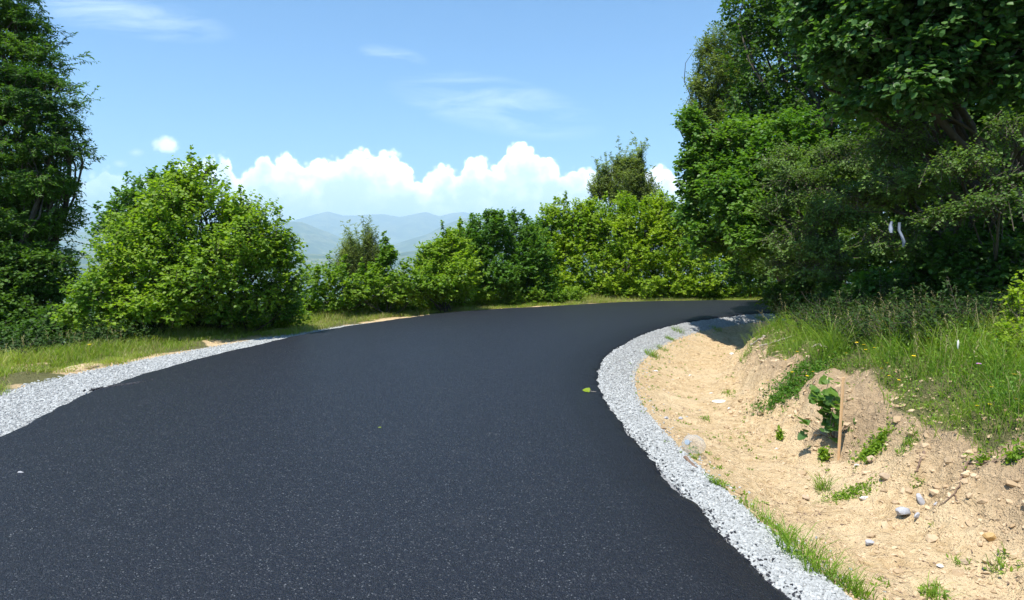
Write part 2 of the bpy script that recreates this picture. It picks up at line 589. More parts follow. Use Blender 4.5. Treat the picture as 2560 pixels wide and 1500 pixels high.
# clods and little stones in the ditch and on the bank
acc = Acc()
n = 14000
P, Nn = along(E_IN, n, 2.0, 17, 1.2)
d = rng.uniform(.55, 3.0, n)
cl = fbm(P * 0 + (P + Nn * d[:, None]) * 1.6, 3, 66)
keep = rng.uniform(-1, .8, n) < cl + .25 * (d > 1.8)
q = (P + Nn * d[:, None])[keep]
z, _, _ = height(q[:, 0], q[:, 1])
stones(acc, np.c_[q, z], .006 + rng.exponential(.011, len(q)))
P, Nn = along(E_IN, 500, 2.0, 15, 1.2)
q = P + Nn * rng.normal(2.3, .3, 500)[:, None]
z, _, _ = height(q[:, 0], q[:, 1])
stones(acc, np.c_[q, z], rng.uniform(.03, .1, 500), sink=.38)
tag(acc.build("soil_clods", M_CLOD), "sandy clods and crumbs lying in the bare ditch", "soil", kind="stuff")


LITTER = True
# ------------------------------------------------------------------ leaves
RH = (np.array([(0, 0, 0), (.45, .5, .07), (1, 0, -.06), (.45, -.5, .07)]), np.array([(0, 1, 2), (0, 2, 3)]))
RND = (np.array([(0, 0, 0), (.22, .38, .05), (.62, .46, .05), (1, 0, -.08), (.62, -.46, .05), (.22, -.38, .05)]),
       np.array([(0, 1, 2, 3), (0, 3, 4, 5)]))
NRW = (np.array([(0, 0, 0), (.4, .5, .05), (1, 0, -.12), (.4, -.5, .05)]), np.array([(0, 1, 2), (0, 2, 3)]))


def norm(v):
    return v / (np.linalg.norm(v, axis=-1, keepdims=True) + 1e-9)


def leaves(acc, P, D, Nrm, L, W, tmpl, rnd, mat_=0):
    D = norm(D)
    Nn = norm(Nrm - (Nrm * D).sum(1)[:, None] * D)
    B = np.cross(Nn, D)
    T, F = tmpl
    V = P[:, None] + (T[None, :, 0:1] * L[:, None, None]) * D[:, None] + (T[None, :, 1:2] * W[:, None, None]) * B[:, None] + (T[None, :, 2:3] * L[:, None, None]) * Nn[:, None]
    n, k = len(P), len(T)
    FF = (F[None] + (np.arange(n) * k)[:, None, None]).reshape(-1, F.shape[1])
    acc.add(V.reshape(-1, 3), FF, np.repeat(rnd, k), mat_)


def cones(acc, A, B, r, mat_=1):
    """thin tapering twigs, three-sided"""
    D = norm(B - A)
    U = norm(np.cross(D, np.array([.3, .2, .93])))
    W = np.cross(D, U)
    V = np.stack([A + U * r[:, None], A - .5 * U * r[:, None] + .87 * W * r[:, None], A - .5 * U * r[:, None] - .87 * W * r[:, None], B], 1)
    n = len(A)
    F = (np.array([(0, 1, 3), (1, 2, 3), (2, 0, 3)])[None] + (np.arange(n) * 4)[:, None, None]).reshape(-1, 3)
    acc.add(V.reshape(-1, 3), F, .5, mat_)


def plant(name, label, cat, lobes, leaf, leafmat, base, ntw=1500, nl=9, L=.07, W=.06, twig=.3,
          up=.25, gap=.1, wild=.28, fuzz=.16, inner=.25, trunk_r=.06, group=None, layered=0.0, shoots=0, nstem=1, lift=.9, seed=None, wl=()):
    """a tree or bush: lobes are (px, py, Y, rpx[, vertical factor[, depth factor]]) foliage masses seen in that
    direction at that distance, turned into places and metres"""
    global rng
    keep_rng = rng
    rng = np.random.default_rng(seed if seed is not None else sum(map(ord, label)))
    C, Rr = [], []
    for l in lobes:
        px, py, Y, rp = l[:4]
        vf = l[4] if len(l) > 4 else 1.0
        df = l[5] if len(l) > 5 else 1.0
        C.append(at(px, py, Y))
        r = rp * Y / FPX
        r = max(r * .6, r - .35 * twig)
        Rr.append((r, r * df, r * vf))
    for w_ in wl:
        C.append(np.array(w_[:3])); Rr.append((w_[3], w_[3], w_[3] * .55))
    C = np.array(C); Rr = np.array(Rr)
    if len(base) == 2:
        bx, by = base
    else:
        bx, by = at(*base)[:2]
    b0 = np.array([bx, by, gz(bx, by) - .05])
    root = empty(name, b0)
    tag(root, label, cat, group)
    # trunk, limbs
    T = Acc()
    top = C[np.argmax(C[:, 2])]
    fork = b0 + (C.mean(0) - b0) * .38
    main = None
    if nstem == 1:
        main = np.vstack([bent(b0, fork, .05, 5)])
        T.add(*tube(main, np.linspace(trunk_r, trunk_r * .75, 5), 8))
    for c, r in zip(C, Rr):
        st = fork if nstem == 1 else b0 + np.r_[rng.normal(0, .12, 2), 0]
        p = bent(st, c, .07, 7)
        r0 = trunk_r * (.7 if nstem == 1 else .6)
        T.add(*tube(p, np.linspace(r0, r0 * .3, 7), 6))
        for q in range(4):
            d = norm(rng.normal(0, 1, 3) + np.array([0, 0, .7]))
            T.add(*tube(bent(p[3 + q % 3], c + d * r * .8, .1, 5), np.linspace(r0 * .35, r0 * .08, 5), 4))
    T.V = [v - b0 for v in T.V]
    T.build("trunk" if nstem == 1 else "stems", M_BARK, root, smooth=True)
    # twigs
    A = Acc()
    area = Rr.prod(1) ** (2 / 3)
    li = rng.choice(len(C), ntw, p=area / area.sum())
    d = norm(rng.normal(0, 1, (ntw, 3)) + np.array([0, 0, .12]))
    rad = 1 - np.abs(rng.normal(0, fuzz, ntw))
    isin = rng.uniform(0, 1, ntw) < inner
    rad = np.where(isin, rng.uniform(.35, .95, ntw), rad)
    rad = rad * (1 + wild * fbm(d * 1.9 + li[:, None] * 7.7, 3, 11))
    P = C[li] + Rr[li] * d * rad[:, None]
    clump = fbm(P / (Rr[li].mean(1).mean() * .55), 2, 40)
    ok = clump > gap - .55
    ok &= P[:, 2] > np.array([b0[2]]) - (.4 if wl else -.05)
    if layered:
        ok &= (np.sin(P[:, 2] / layered * 2 * PI + 3 * fbm(P * .5, 2, 9)) > -.45)
    P, d, li = P[ok], d[ok], li[ok]
    n = len(P)
    tl = twig * rng.uniform(.5, 1.3, n)
    td = norm(d * .8 + np.array([0, 0, up]) + rng.normal(0, .45, (n, 3)))
    A0 = P - td * tl[:, None] * .6
    if shoots:
        # leaders that stick out of the top
        k = shoots
        c_i = rng.choice(len(C), k, p=area / area.sum())
        dd = norm(rng.normal(0, .55, (k, 3)) + np.array([0, 0, 1.0]))
        p0 = C[c_i] + Rr[c_i] * dd * .85
        ln = rng.uniform(.4, 1.1, k) * twig * 1.45
        sdv = norm(dd * .5 + np.array([0, 0, .9]) + rng.normal(0, .2, (k, 3)))
        cones(A, p0 - sdv * .2, p0 + sdv * ln[:, None], np.full(k, .006))
        m = 9
        tt = np.tile(np.linspace(.1, 1, m), k)
        pp = np.repeat(p0, m, 0) + np.repeat(sdv, m, 0) * (np.repeat(ln, m) * tt)[:, None]
        e = norm(rng.normal(0, 1, (k * m, 3)) + np.repeat(sdv, m, 0) * .6)
        tll = twig * .45 * (1.15 - .7 * tt)
        A0 = np.vstack([A0, pp]); td = np.vstack([td, e]); tl = np.r_[tl, tll]; n = len(tl)
    cones(A, A0, A0 + td * tl[:, None], .0035 + tl * .006)
    # leaves on the twigs
    kk = np.tile(np.arange(nl), n)
    tt = (kk + .6) / nl
    ti = np.repeat(np.arange(n), nl)
    side = np.where(kk % 2 == 0, 1., -1.)
    tdr = td[ti]
    sv = norm(np.cross(tdr, np.array([0, 0, 1.])) + 1e-6)
    base_p = A0[ti] + tdr * (tl[ti] * tt)[:, None]
    ld = norm(tdr * .55 + sv * side[:, None] * .9 + rng.normal(0, .35, (n * nl, 3)) + np.array([0, 0, -.15]))
    nn = norm(np.array([0, 0, lift]) + d_out(base_p, C, li, ti, n) * .35 + rng.normal(0, .42, (n * nl, 3)))
    sz = rng.uniform(.65, 1.15, n * nl)
    tone = np.clip(.5 + .5 * fbm(base_p * 1.1, 2, 5) + rng.normal(0, .16, n * nl), 0, 1)
    leaves(A, base_p, ld, nn, L * sz, W * sz, leaf, tone, 0)
    A.V = [v - b0 for v in A.V]
    A.build("crown", [leafmat, M_BARK], root)
    rng = keep_rng
    return root


def d_out(p, C, li, ti, n):
    dd = ((p[:, None, :] - C[None]) ** 2).sum(2)
    return norm(p - C[np.argmin(dd, 1)])


# ---- left side
plant("locust_tree", "tall dark feathery tree cut off by the left edge", "tree",
      [(-40, -60, 16.5, 146), (40, 60, 16.5, 91), (-60, 180, 16.5, 206, 1.0), (110, 250, 16, 106, .8), (0, 330, 16, 186), (130, 380, 15.8, 101, .6),
       (60, 480, 16, 146, .8), (-60, 560, 16, 186), (120, 540, 16.2, 91, .7), (60, 650, 16, 146), (-80, 720, 15.5, 176), (70, 780, 15.5, 126, .8), (170, 330, 16, 60, .8), (30, 580, 15.4, 110), (90, 440, 15.4, 80), (150, 470, 16.1, 60, .8), (60, 160, 16.3, 90)],
      NRW, L_LOCUST, (-60, 840, 16), ntw=17000, nl=14, L=.1, W=.038, twig=.42, up=-.05, gap=-.2, wild=.35, inner=.45, trunk_r=.16, layered=.7)
plant("hazel_bush", "large round bright green bush on the left verge", "bush",
      [(500, 560, 14, 130), (480, 470, 14, 75, .9), (515, 425, 14, 34, 1.3), (420, 520, 14.2, 85), (620, 600, 13.8, 110), (690, 620, 13.8, 75, 1.2), (600, 530, 14, 50, .9),
       (560, 685, 13.7, 150, .8), (400, 660, 13.8, 130), (690, 710, 13.8, 80), (470, 720, 13.6, 130, .65), (330, 812, 14.6, 65, .6), (430, 808, 14.6, 70, .6), (530, 802, 14.8, 70, .6), (630, 795, 15, 70, .6), (715, 785, 15.2, 60, .6), (250, 822, 14.4, 60, .6), (180, 830, 14.2, 60, .6), (330, 600, 14.3, 80), (300, 720, 13.8, 100)],
      RND, L_HAZEL, (520, 830, 14.8), ntw=8200, nl=9, L=.07, W=.068, twig=.36, up=.4, gap=.2, wild=.45, trunk_r=.07, nstem=3, shoots=44)
plant("shrub", "dark green shrub between the tall left tree and the round bush", "bush",
      [(370, 500, 15, 75), (310, 540, 15, 60), (385, 460, 15, 35, 1.2), (270, 590, 15.2, 60), (350, 590, 15, 80)],
      RND, L_HAZEL_D, (330, 800, 15), ntw=1100, nl=8, L=.07, W=.065, twig=.32, gap=.12, up=.3, nstem=3, trunk_r=.05, shoots=14)
plant("low_shrub", "low leafy shrub with drooping sprays at the foot of the left tree", "bush",
      [(260, 745, 13.3, 100, .7), (200, 790, 13.0, 70, .5), (370, 765, 13.1, 95, .5), (440, 780, 13.0, 60, .5), (300, 805, 13, 80, .3)],
      RND, L_HAZEL, (300, 850, 14.0), ntw=1300, nl=8, L=.075, W=.07, twig=.36, up=.0, gap=.06, nstem=3, trunk_r=.04, shoots=6)
plant("low_shrub", "low shrub under the right flank of the round bush", "bush",
      [(600, 775, 13.9, 75, .45), (700, 765, 14.2, 60, .5), (530, 790, 13.7, 60, .35)],
      RND, L_HAZEL_D, (620, 840, 14.6), ntw=420, nl=8, L=.07, W=.065, twig=.3, up=.1, gap=.1, nstem=3, trunk_r=.03)
# ---- middle gap
plant("sapling_bush", "small light green bush left of the olive feathery bush", "bush",
      [(800, 705, 17.6, 60, .9), (840, 700, 18, 52), (770, 725, 17.2, 60, .9), (850, 730, 17.6, 65, .8), (1010, 715, 18.8, 55)],
      RND, L_HAZEL, (810, 785, 17.5), ntw=620, nl=8, L=.075, W=.07, twig=.3, gap=.14, up=.4, nstem=3, trunk_r=.03, shoots=12)
plant("feathery_bush", "olive feathery bush with bristly top in the valley gap", "bush",
      [(905, 655, 20, 60, .9), (875, 630, 20, 40), (922, 600, 20, 28, 1.5), (860, 670, 20, 40), (945, 640, 20, 36)],
      NRW, L_OLIVE, (905, 770, 20), ntw=2000, nl=12, L=.06, W=.026, twig=.5, gap=-.05, up=.9, trunk_r=.05, wild=.3, shoots=26)
plant("young_tree", "slim bright green young tree right of the olive bush", "tree",
      [(972, 640, 19, 30, 1.0), (965, 625, 19, 22, 1.2), (950, 690, 19, 38, 1.1), (990, 700, 18.8, 26)],
      RND, L_HAZEL, (965, 770, 18.8), ntw=420, nl=8, L=.075, W=.07, twig=.28, gap=.1, up=.4, trunk_r=.03, shoots=7)
plant("low_shrub", "low light green shrub below the slim young tree", "bush",
      [(920, 722, 18.4, 60, .7), (990, 728, 18.6, 55, .7), (1050, 722, 19, 45, .8), (880, 735, 18, 50, .6)],
      RND, L_HAZEL, (960, 770, 18.5), ntw=750, nl=8, L=.075, W=.07, twig=.3, gap=.08, up=.3, nstem=3, trunk_r=.03, shoots=12)
plant("shrub", "light green shrub left of the two deep green bushes", "bush",
      [(1110, 650, 20.5, 60, 1.0), (1140, 610, 20.8, 45), (1070, 640, 20.4, 40), (1080, 690, 20, 50), (1150, 690, 20, 60), (1120, 600, 20.5, 28, .9), (1050, 665, 20.5, 28), (1100, 720, 19.6, 60, .6), (1060, 725, 19.4, 45, .6)],
      RND, L_HAZEL, (1110, 765, 20), ntw=2600, nl=8, L=.08, W=.075, twig=.32, gap=.04, up=.35, nstem=3, trunk_r=.04, shoots=18)
plant("green_bush", "deep green bush left of the yellow-green thicket", "bush",
      [(1215, 590, 22.5, 60, 1.0), (1240, 555, 22.5, 34, 1.0), (1180, 640, 22, 60), (1230, 690, 22, 70, .8), (1165, 600, 22.5, 45), (1130, 650, 22, 50), (1200, 715, 22, 60, .6)],
      RND, L_HAZEL_D, (1210, 760, 22.5), ntw=2300, nl=8, L=.085, W=.08, twig=.32, gap=.04, up=.35, nstem=3, trunk_r=.05, shoots=18)
plant("green_bush", "deep green bush touching the yellow-green thicket", "bush",
      [(1300, 585, 23.5, 45, 1.0), (1285, 545, 23.5, 25, 1.2), (1330, 640, 23.3, 60), (1290, 670, 23, 60), (1350, 700, 23.5, 55), (1340, 590, 24, 40), (1255, 600, 23, 45), (1300, 715, 23, 60, .6)],
      RND, L_HAZEL_D, (1310, 755, 23.8), ntw=2300, nl=8, L=.085, W=.08, twig=.32, gap=.03, up=.35, nstem=3, trunk_r=.05, shoots=14)
plant("low_shrub", "low green shrub by the verge before the deep green bushes", "bush",
      [(1120, 722, 20.8, 50, .6), (1200, 728, 21.8, 55, .5), (1280, 730, 22.8, 50, .45)],
      RND, L_HAZEL, (1190, 762, 21.7), ntw=600, nl=8, L=.075, W=.07, twig=.28, gap=.06, up=.3, nstem=3, trunk_r=.03, shoots=8)
# ---- yellow-green thicket behind the bend
plant("yellow_green_bush", "yellow-green bush with a blunt top at the left of the thicket", "bush",
      [(1385, 555, 26.5, 50, 1.0), (1400, 525, 26.5, 34, .9), (1430, 600, 26.3, 60), (1400, 650, 26, 60), (1350, 590, 26.5, 40), (1390, 705, 25.6, 65, .6), (1450, 560, 26.4, 50), (1360, 640, 26.3, 60)],
      RND, L_YELLOW, (1400, 750, 26.3), ntw=3600, nl=8, L=.09, W=.08, twig=.34, gap=.16, wild=.5, up=.3, nstem=3, trunk_r=.05, shoots=16)
plant("yellow_green_bush", "bright yellow-green bush in front of the pale bristly tree", "bush",
      [(1530, 600, 26.5, 75), (1600, 570, 26.5, 70), (1640, 530, 26.8, 45, 1.0), (1500, 545, 26.8, 48), (1480, 510, 27, 25, 1.1), (1560, 530, 26.7, 40), (1580, 660, 26, 80), (1480, 670, 26, 75), (1520, 710, 25.6, 75, .5), (1610, 712, 25.6, 70, .5), (1460, 715, 25.6, 50, .5), (1480, 590, 26.4, 60), (1450, 545, 26.6, 40), (1620, 620, 26.3, 80), (1680, 560, 26.6, 60), (1575, 535, 26.8, 50), (1655, 505, 26.9, 30, 1.2)],
      RND, L_YELLOW, (1540, 748, 26.2), ntw=7500, nl=8, L=.09, W=.08, twig=.34, gap=.16, wild=.5, up=.3, nstem=3, trunk_r=.05, shoots=30)
plant("yellow_green_bush", "yellow-green bush at the right end of the thicket by the dark trees", "bush",
      [(1690, 610, 26.5, 65), (1740, 570, 27, 55), (1700, 680, 26, 70), (1770, 640, 26.5, 60), (1640, 690, 26, 60), (1720, 530, 27.5, 34), (1690, 712, 25.6, 60, .5), (1760, 712, 25.6, 60, .5), (1800, 600, 27, 60), (1660, 570, 26.8, 60), (1740, 600, 26.6, 70)],
      RND, L_YELLOW, (1700, 748, 26.2), ntw=4200, nl=8, L=.09, W=.08, twig=.34, gap=.16, wild=.5, up=.3, nstem=3, trunk_r=.05, shoots=16)
plant("bristly_tree", "pale bristly tree with thin top rising behind the thicket", "tree",
      [(1560, 470, 31, 60, 1.0), (1590, 430, 31, 36, 1.4), (1515, 435, 31, 26, 1.3), (1610, 480, 31, 45), (1550, 415, 31, 28, 1.2), (1500, 470, 31, 40), (1600, 395, 31, 18, 1.6)],
      NRW, L_OLIVE, (1565, 740, 31), ntw=2600, nl=12, L=.095, W=.05, twig=.7, gap=0.0, up=1.0, trunk_r=.08, wild=.35, shoots=40)
plant("low_shrub", "low dark green shrub behind the road at the bend's far end", "bush",
      [(1800, 690, 26, 60, .8), (1870, 680, 26, 75, .8), (1940, 680, 26, 80, .8), (2010, 660, 26, 90), (1850, 620, 27, 80), (1940, 600, 27, 90)],
      RND, L_HAZEL_D, (1880, 748, 26.3), ntw=3600, nl=8, L=.08, W=.075, twig=.3, gap=.02, up=.2, nstem=3, trunk_r=.03)
# ---- right mass, beyond the road
plant("airy_tree", "airy grey-green tree whose outline meets the sky", "tree",
      [(1790, 190, 30, 72, 1.0), (1760, 280, 30, 58, 1.1), (1840, 120, 30, 75), (1800, 300, 30, 80), (1860, 230, 30, 90), (1740, 215, 30, 30), (1735, 480, 31, 40, 1.1), (1760, 120, 30, 34)],
      RND, L_BLUE, (1850, 745, 31), ntw=6000, nl=9, L=.09, W=.055, twig=.5, gap=.02, up=.4, trunk_r=.14, wild=.4, shoots=24)
plant("lime_tree", "leafy mid-green tree with layered sprays leaning over the inner bend below the airy tree", "tree",
      [(1770, 370, 15.9, 70, .8), (1745, 330, 15.9, 50, .6), (1810, 450, 15.7, 95, .8), (1780, 500, 15.7, 50), (1860, 370, 15.9, 95), (1870, 540, 15.1, 90, .8), (1900, 450, 15.1, 100), (1830, 600, 15.5, 60, .7), (1760, 440, 15.9, 50), (1960, 380, 15.3, 110), (1900, 640, 14.5, 70, .7), (1930, 560, 14.5, 90), (1845, 530, 14.3, 75, .8), (1885, 600, 13.9, 75, .7), (1800, 465, 14.4, 65, .8), (1930, 560, 14.2, 80, .7), (1735, 410, 15.9, 55), (1745, 480, 15.8, 60), (1730, 540, 16, 50), (1760, 600, 15.6, 60), (1725, 300, 16.0, 45)],
      RND, leaf_mat("leaf_mid_green", (.07, .17, .02), (.15, .27, .035), .44, .45, .35), (2010, 790, 14.8), ntw=8000, nl=9, L=.08, W=.075, twig=.34, gap=.03, up=.1, trunk_r=.12, wild=.3)
plant("woodland_tree", "big dark woodland tree far behind, filling the back of the right-hand shade", "tree",
      [(2150, 300, 25, 230), (2420, 250, 24, 260), (2120, 560, 25, 180), (2350, 540, 24, 220), (2600, 400, 24, 260), (2550, 640, 23, 200), (2200, 40, 26, 260), (2020, 450, 26, 120)],
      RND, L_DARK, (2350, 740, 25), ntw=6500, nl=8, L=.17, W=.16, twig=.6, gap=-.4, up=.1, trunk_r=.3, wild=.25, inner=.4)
plant("low_hedge", "low dense leafy growth along the far verge at the foot of the thicket", "hedge",
      [(x_, 727, 25.3 + (x_ - 1380) * .0009, 42, .5) for x_ in range(1370, 2010, 48)],
      RND, L_HAZEL, (1650, 748, 25.5), ntw=2200, nl=8, L=.085, W=.08, twig=.26, gap=-.2, up=.3, nstem=3, trunk_r=.03)
plant("shrub", "dark shrub at the foot of the tall left tree", "bush",
      [(30, 835, 13.6, 70, .4), (110, 825, 13.6, 70, .4), (-40, 840, 13.6, 70, .5), (60, 800, 14.5, 90, .6), (-30, 780, 14.5, 100, .8), (140, 800, 14.3, 70, .6), (20, 700, 15.2, 110), (120, 690, 15.2, 80)],
      RND, L_DARK, (50, 850, 14.6), ntw=3200, nl=8, L=.075, W=.07, twig=.32, gap=-.2, up=.1, nstem=3, trunk_r=.04)
# ---- right mass, this side of the road
plant("dark_tree", "tall dark tree behind the small-leaved thorn trees", "tree",
      [(1960, 130, 19, 150), (1900, 20, 19.5, 110), (2060, -60, 19, 220), (1960, 330, 18.5, 130), (2060, 380, 18, 160), (2150, 200, 18, 200), (1880, 260, 19, 80), (1960, 540, 18, 110), (2080, 620, 17, 130), (1870, 470, 17.5, 95), (1900, 600, 16.3, 95), (1860, 370, 18.5, 85), (1880, 670, 16.0, 70)],
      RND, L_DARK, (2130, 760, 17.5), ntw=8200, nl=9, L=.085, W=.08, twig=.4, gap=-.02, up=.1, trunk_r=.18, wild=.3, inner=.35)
plant("broad_leaf_tree", "tree with big rounded leaves hanging in from the top right", "tree",
      [(2230, 60, 9.29, 170, .8), (2380, 130, 8.77, 150, .8), (2120, 130, 9.80, 120, .7), (2290, 210, 8.77, 120, .55), (2450, 0, 8.60, 200), (2100, 0, 10.32, 150), (2300, -120, 9.46, 260), (2160, 260, 9.63, 90, .5), (2560, 160, 8.43, 140)],
      RND, L_BROAD, (2680, 820, 11.5), ntw=7000, nl=8, L=.085, W=.09, twig=.4, gap=-.03, up=-.25, trunk_r=.14, wild=.3, inner=.3)
plant("thorn_tree", "small-leaved thorn tree with layered sprays right of the bend", "tree",
      [(2020, 470, 12.88, 120, .55), (1950, 400, 13.34, 75, .5), (2110, 530, 11.96, 110, .5), (2000, 590, 12.42, 100, .55), (2120, 400, 12.88, 120, .5), (1930, 520, 13.25, 60, .5), (1960, 660, 12.88, 80, .6), (2080, 660, 11.96, 110, .6)],
      RH, L_HAW, (2130, 790, 13.2), ntw=4600, nl=12, L=.05, W=.042, twig=.42, gap=.12, up=.0, trunk_r=.09, wild=.4, layered=.6)
plant("thorn_tree", "glossy-leaved thorn tree nearest the right edge", "tree",
      [(2420, 420, 8.35, 110, .45), (2520, 330, 8.00, 90, .5), (2500, 520, 7.83, 110, .4), (2370, 540, 8.35, 90, .45), (2210, 600, 9.40, 110, .5), (2270, 450, 9.40, 130, .5), (2560, 440, 7.83, 90, .4), (2250, 350, 9.74, 120, .5), (2150, 500, 10.01, 90, .5)],
      RH, L_HAW, (2440, 800, 10.5), ntw=3600, nl=12, L=.042, W=.036, twig=.36, gap=.2, up=.0, trunk_r=.055, wild=.4, layered=.5)
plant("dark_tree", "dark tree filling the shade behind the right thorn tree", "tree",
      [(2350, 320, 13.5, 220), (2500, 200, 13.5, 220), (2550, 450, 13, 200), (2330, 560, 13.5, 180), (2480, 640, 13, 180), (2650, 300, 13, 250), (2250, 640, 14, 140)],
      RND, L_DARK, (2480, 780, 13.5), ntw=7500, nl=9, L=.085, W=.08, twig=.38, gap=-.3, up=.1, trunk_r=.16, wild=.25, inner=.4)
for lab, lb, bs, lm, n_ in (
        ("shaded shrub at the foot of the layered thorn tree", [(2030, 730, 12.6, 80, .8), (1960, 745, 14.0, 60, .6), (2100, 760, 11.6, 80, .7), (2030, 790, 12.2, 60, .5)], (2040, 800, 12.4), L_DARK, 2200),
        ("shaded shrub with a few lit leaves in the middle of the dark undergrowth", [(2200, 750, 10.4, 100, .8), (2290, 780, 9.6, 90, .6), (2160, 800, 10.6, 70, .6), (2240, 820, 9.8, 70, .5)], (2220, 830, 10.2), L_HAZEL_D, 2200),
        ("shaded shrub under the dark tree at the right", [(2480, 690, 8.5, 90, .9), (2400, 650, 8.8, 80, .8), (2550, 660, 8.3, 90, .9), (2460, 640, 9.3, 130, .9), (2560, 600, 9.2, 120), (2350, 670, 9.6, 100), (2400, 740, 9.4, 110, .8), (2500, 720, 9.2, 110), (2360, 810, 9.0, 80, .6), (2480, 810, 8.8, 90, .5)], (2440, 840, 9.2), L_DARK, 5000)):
    plant("shrub", lab, "bush", lb, RND, lm, bs, ntw=n_, nl=8, L=.065, W=.06, twig=.3, gap=.0, up=.2, nstem=3, trunk_r=.03)
ug = []
for px_, py_ in [(1985, 805), (2040, 835), (2110, 850), (2180, 858), (2250, 862), (2320, 862), (2390, 855), (2460, 845), (2530, 830), (2070, 800), (2150, 815), (2230, 820), (2310, 820), (2400, 812), (2490, 800), (2560, 790)]:
    q_ = hit(px_, py_)
    ug.append((q_[0], q_[1], q_[2] + .22, .42))
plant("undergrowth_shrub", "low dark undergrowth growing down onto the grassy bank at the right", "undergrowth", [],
      RH, L_UNDER_SHADE, (ug[5][0], ug[5][1]), wl=ug, ntw=2800, nl=8, L=.045, W=.028, twig=.26, gap=.1, up=.9, nstem=3, trunk_r=.012, shoots=60)
def verge(y0_, y1_, n_, off, dz, r_):
    """places along the outer verge, a given way outside the asphalt"""
    out = []
    k = np.where((E_OUT[:, 1] > 5) & (E_OUT[:, 0] < 6))[0]
    for y_ in np.linspace(y0_, y1_, n_):
        i_ = k[np.argmin(np.abs(E_OUT[k, 1] - y_))]
        t_ = norm(E_OUT[i_ + 1] - E_OUT[i_ - 1])
        o_ = off(y_) if callable(off) else off
        p_ = E_OUT[i_] - np.array([t_[1], -t_[0]]) * o_
        out.append((p_[0], p_[1], gz(p_[0], p_[1]) + dz, r_))
    return out


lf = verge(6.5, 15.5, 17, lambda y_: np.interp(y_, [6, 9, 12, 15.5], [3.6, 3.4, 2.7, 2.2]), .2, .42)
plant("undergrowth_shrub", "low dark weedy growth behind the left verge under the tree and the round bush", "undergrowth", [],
      RND, L_UNDER_SHADE, (lf[6][0], lf[6][1]), wl=lf, ntw=3600, nl=8, L=.055, W=.045, twig=.26, gap=.0, up=.6, nstem=3, trunk_r=.01, shoots=30)
lf = verge(16.2, 22.8, 13, lambda y_: np.interp(y_, [16, 19, 23], [2.0, 1.5, 1.2]), .28, .45)
plant("low_hedge", "low light green growth along the verge across the valley gap", "hedge", [],
      RND, L_HAZEL, (lf[4][0], lf[4][1]), wl=lf, ntw=2400, nl=8, L=.07, W=.062, twig=.26, gap=.0, up=.6, nstem=3, trunk_r=.01, shoots=24)
plant("yellow_green_shrub", "small yellow-green shrub cut off by the right edge", "bush",
      [(2555, 790, 6.9, 55, 1.0), (2545, 850, 6.6, 60, .8), (2590, 730, 7, 60), (2535, 740, 6.9, 25, 1.2), (2570, 900, 6.4, 60, .7)],
      RH, L_YELLOW, (2580, 930, 6.6), ntw=420, nl=8, L=.042, W=.034, twig=.22, gap=.1, up=.4, nstem=3, trunk_r=.015, shoots=8)


# ------------------------------------------------------------------ grass
def blades(acc, P, h, w, lean, rnd, mat_=0, wind=(0, 0)):
    n = len(P)
    az = rng.uniform(0, 2 * PI, n)
    D = np.c_[np.cos(az) + wind[0], np.sin(az) + wind[1], np.zeros(n)]
    fz = rng.uniform(0, 2 * PI, n)
    Wd = np.c_[np.cos(fz), np.sin(fz), np.zeros(n)] * (w * .5)[:, None]
    b = lean * h
    up = np.array([0, 0, 1.])
    m1 = P + D * (b * .22)[:, None] + up * (h * .5)[:, None]
    m2 = P + D * (b * .62)[:, None] + up * (h * .85)[:, None]
    tp = P + D * (b * 1.15)[:, None] + up * (h * (1.0 - .12 * lean))[:, None]
    V = np.stack([P - Wd, P + Wd, m1 - Wd * .9, m1 + Wd * .9, m2 - Wd * .6, m2 + Wd * .6, tp], 1)
    i = (np.arange(n) * 7)[:, None]
    acc.add(V.reshape(-1, 3), np.concatenate([i + np.array([[0, 1, 3, 2]]), i + np.array([[2, 3, 5, 4]])]), np.repeat(rnd, 7), mat_)
    acc.F.append(i + np.array([[4, 5, 6]]) + acc.n - 7 * n); acc.M.append(np.full(n, mat_))


def seedheads(acc, P, h, mat_=1):
    """tall thin stalks with a loose seed head"""
    n = len(P)
    az = rng.uniform(0, 2 * PI, n)
    D = np.c_[np.cos(az), np.sin(az), np.zeros(n)] * rng.uniform(.05, .35, n)[:, None]
    tip = P + (D + np.array([0, 0, 1.])) * h[:, None]
    cones(acc, P, tip, np.full(n, .0022), mat_)
    k = 12
    t = np.tile(np.linspace(.72, 1.0, k), n)
    pp = np.repeat(P, k, 0) + np.repeat((tip - P), k, 0) * t[:, None]
    dd = norm(rng.normal(0, .5, (n * k, 3)) + np.array([0, 0, 1.]))
    leaves(acc, pp, dd, rng.normal(0, 1, (n * k, 3)), np.full(n * k, .03), np.full(n * k, .009), RH, np.full(n * k, .6), mat_)


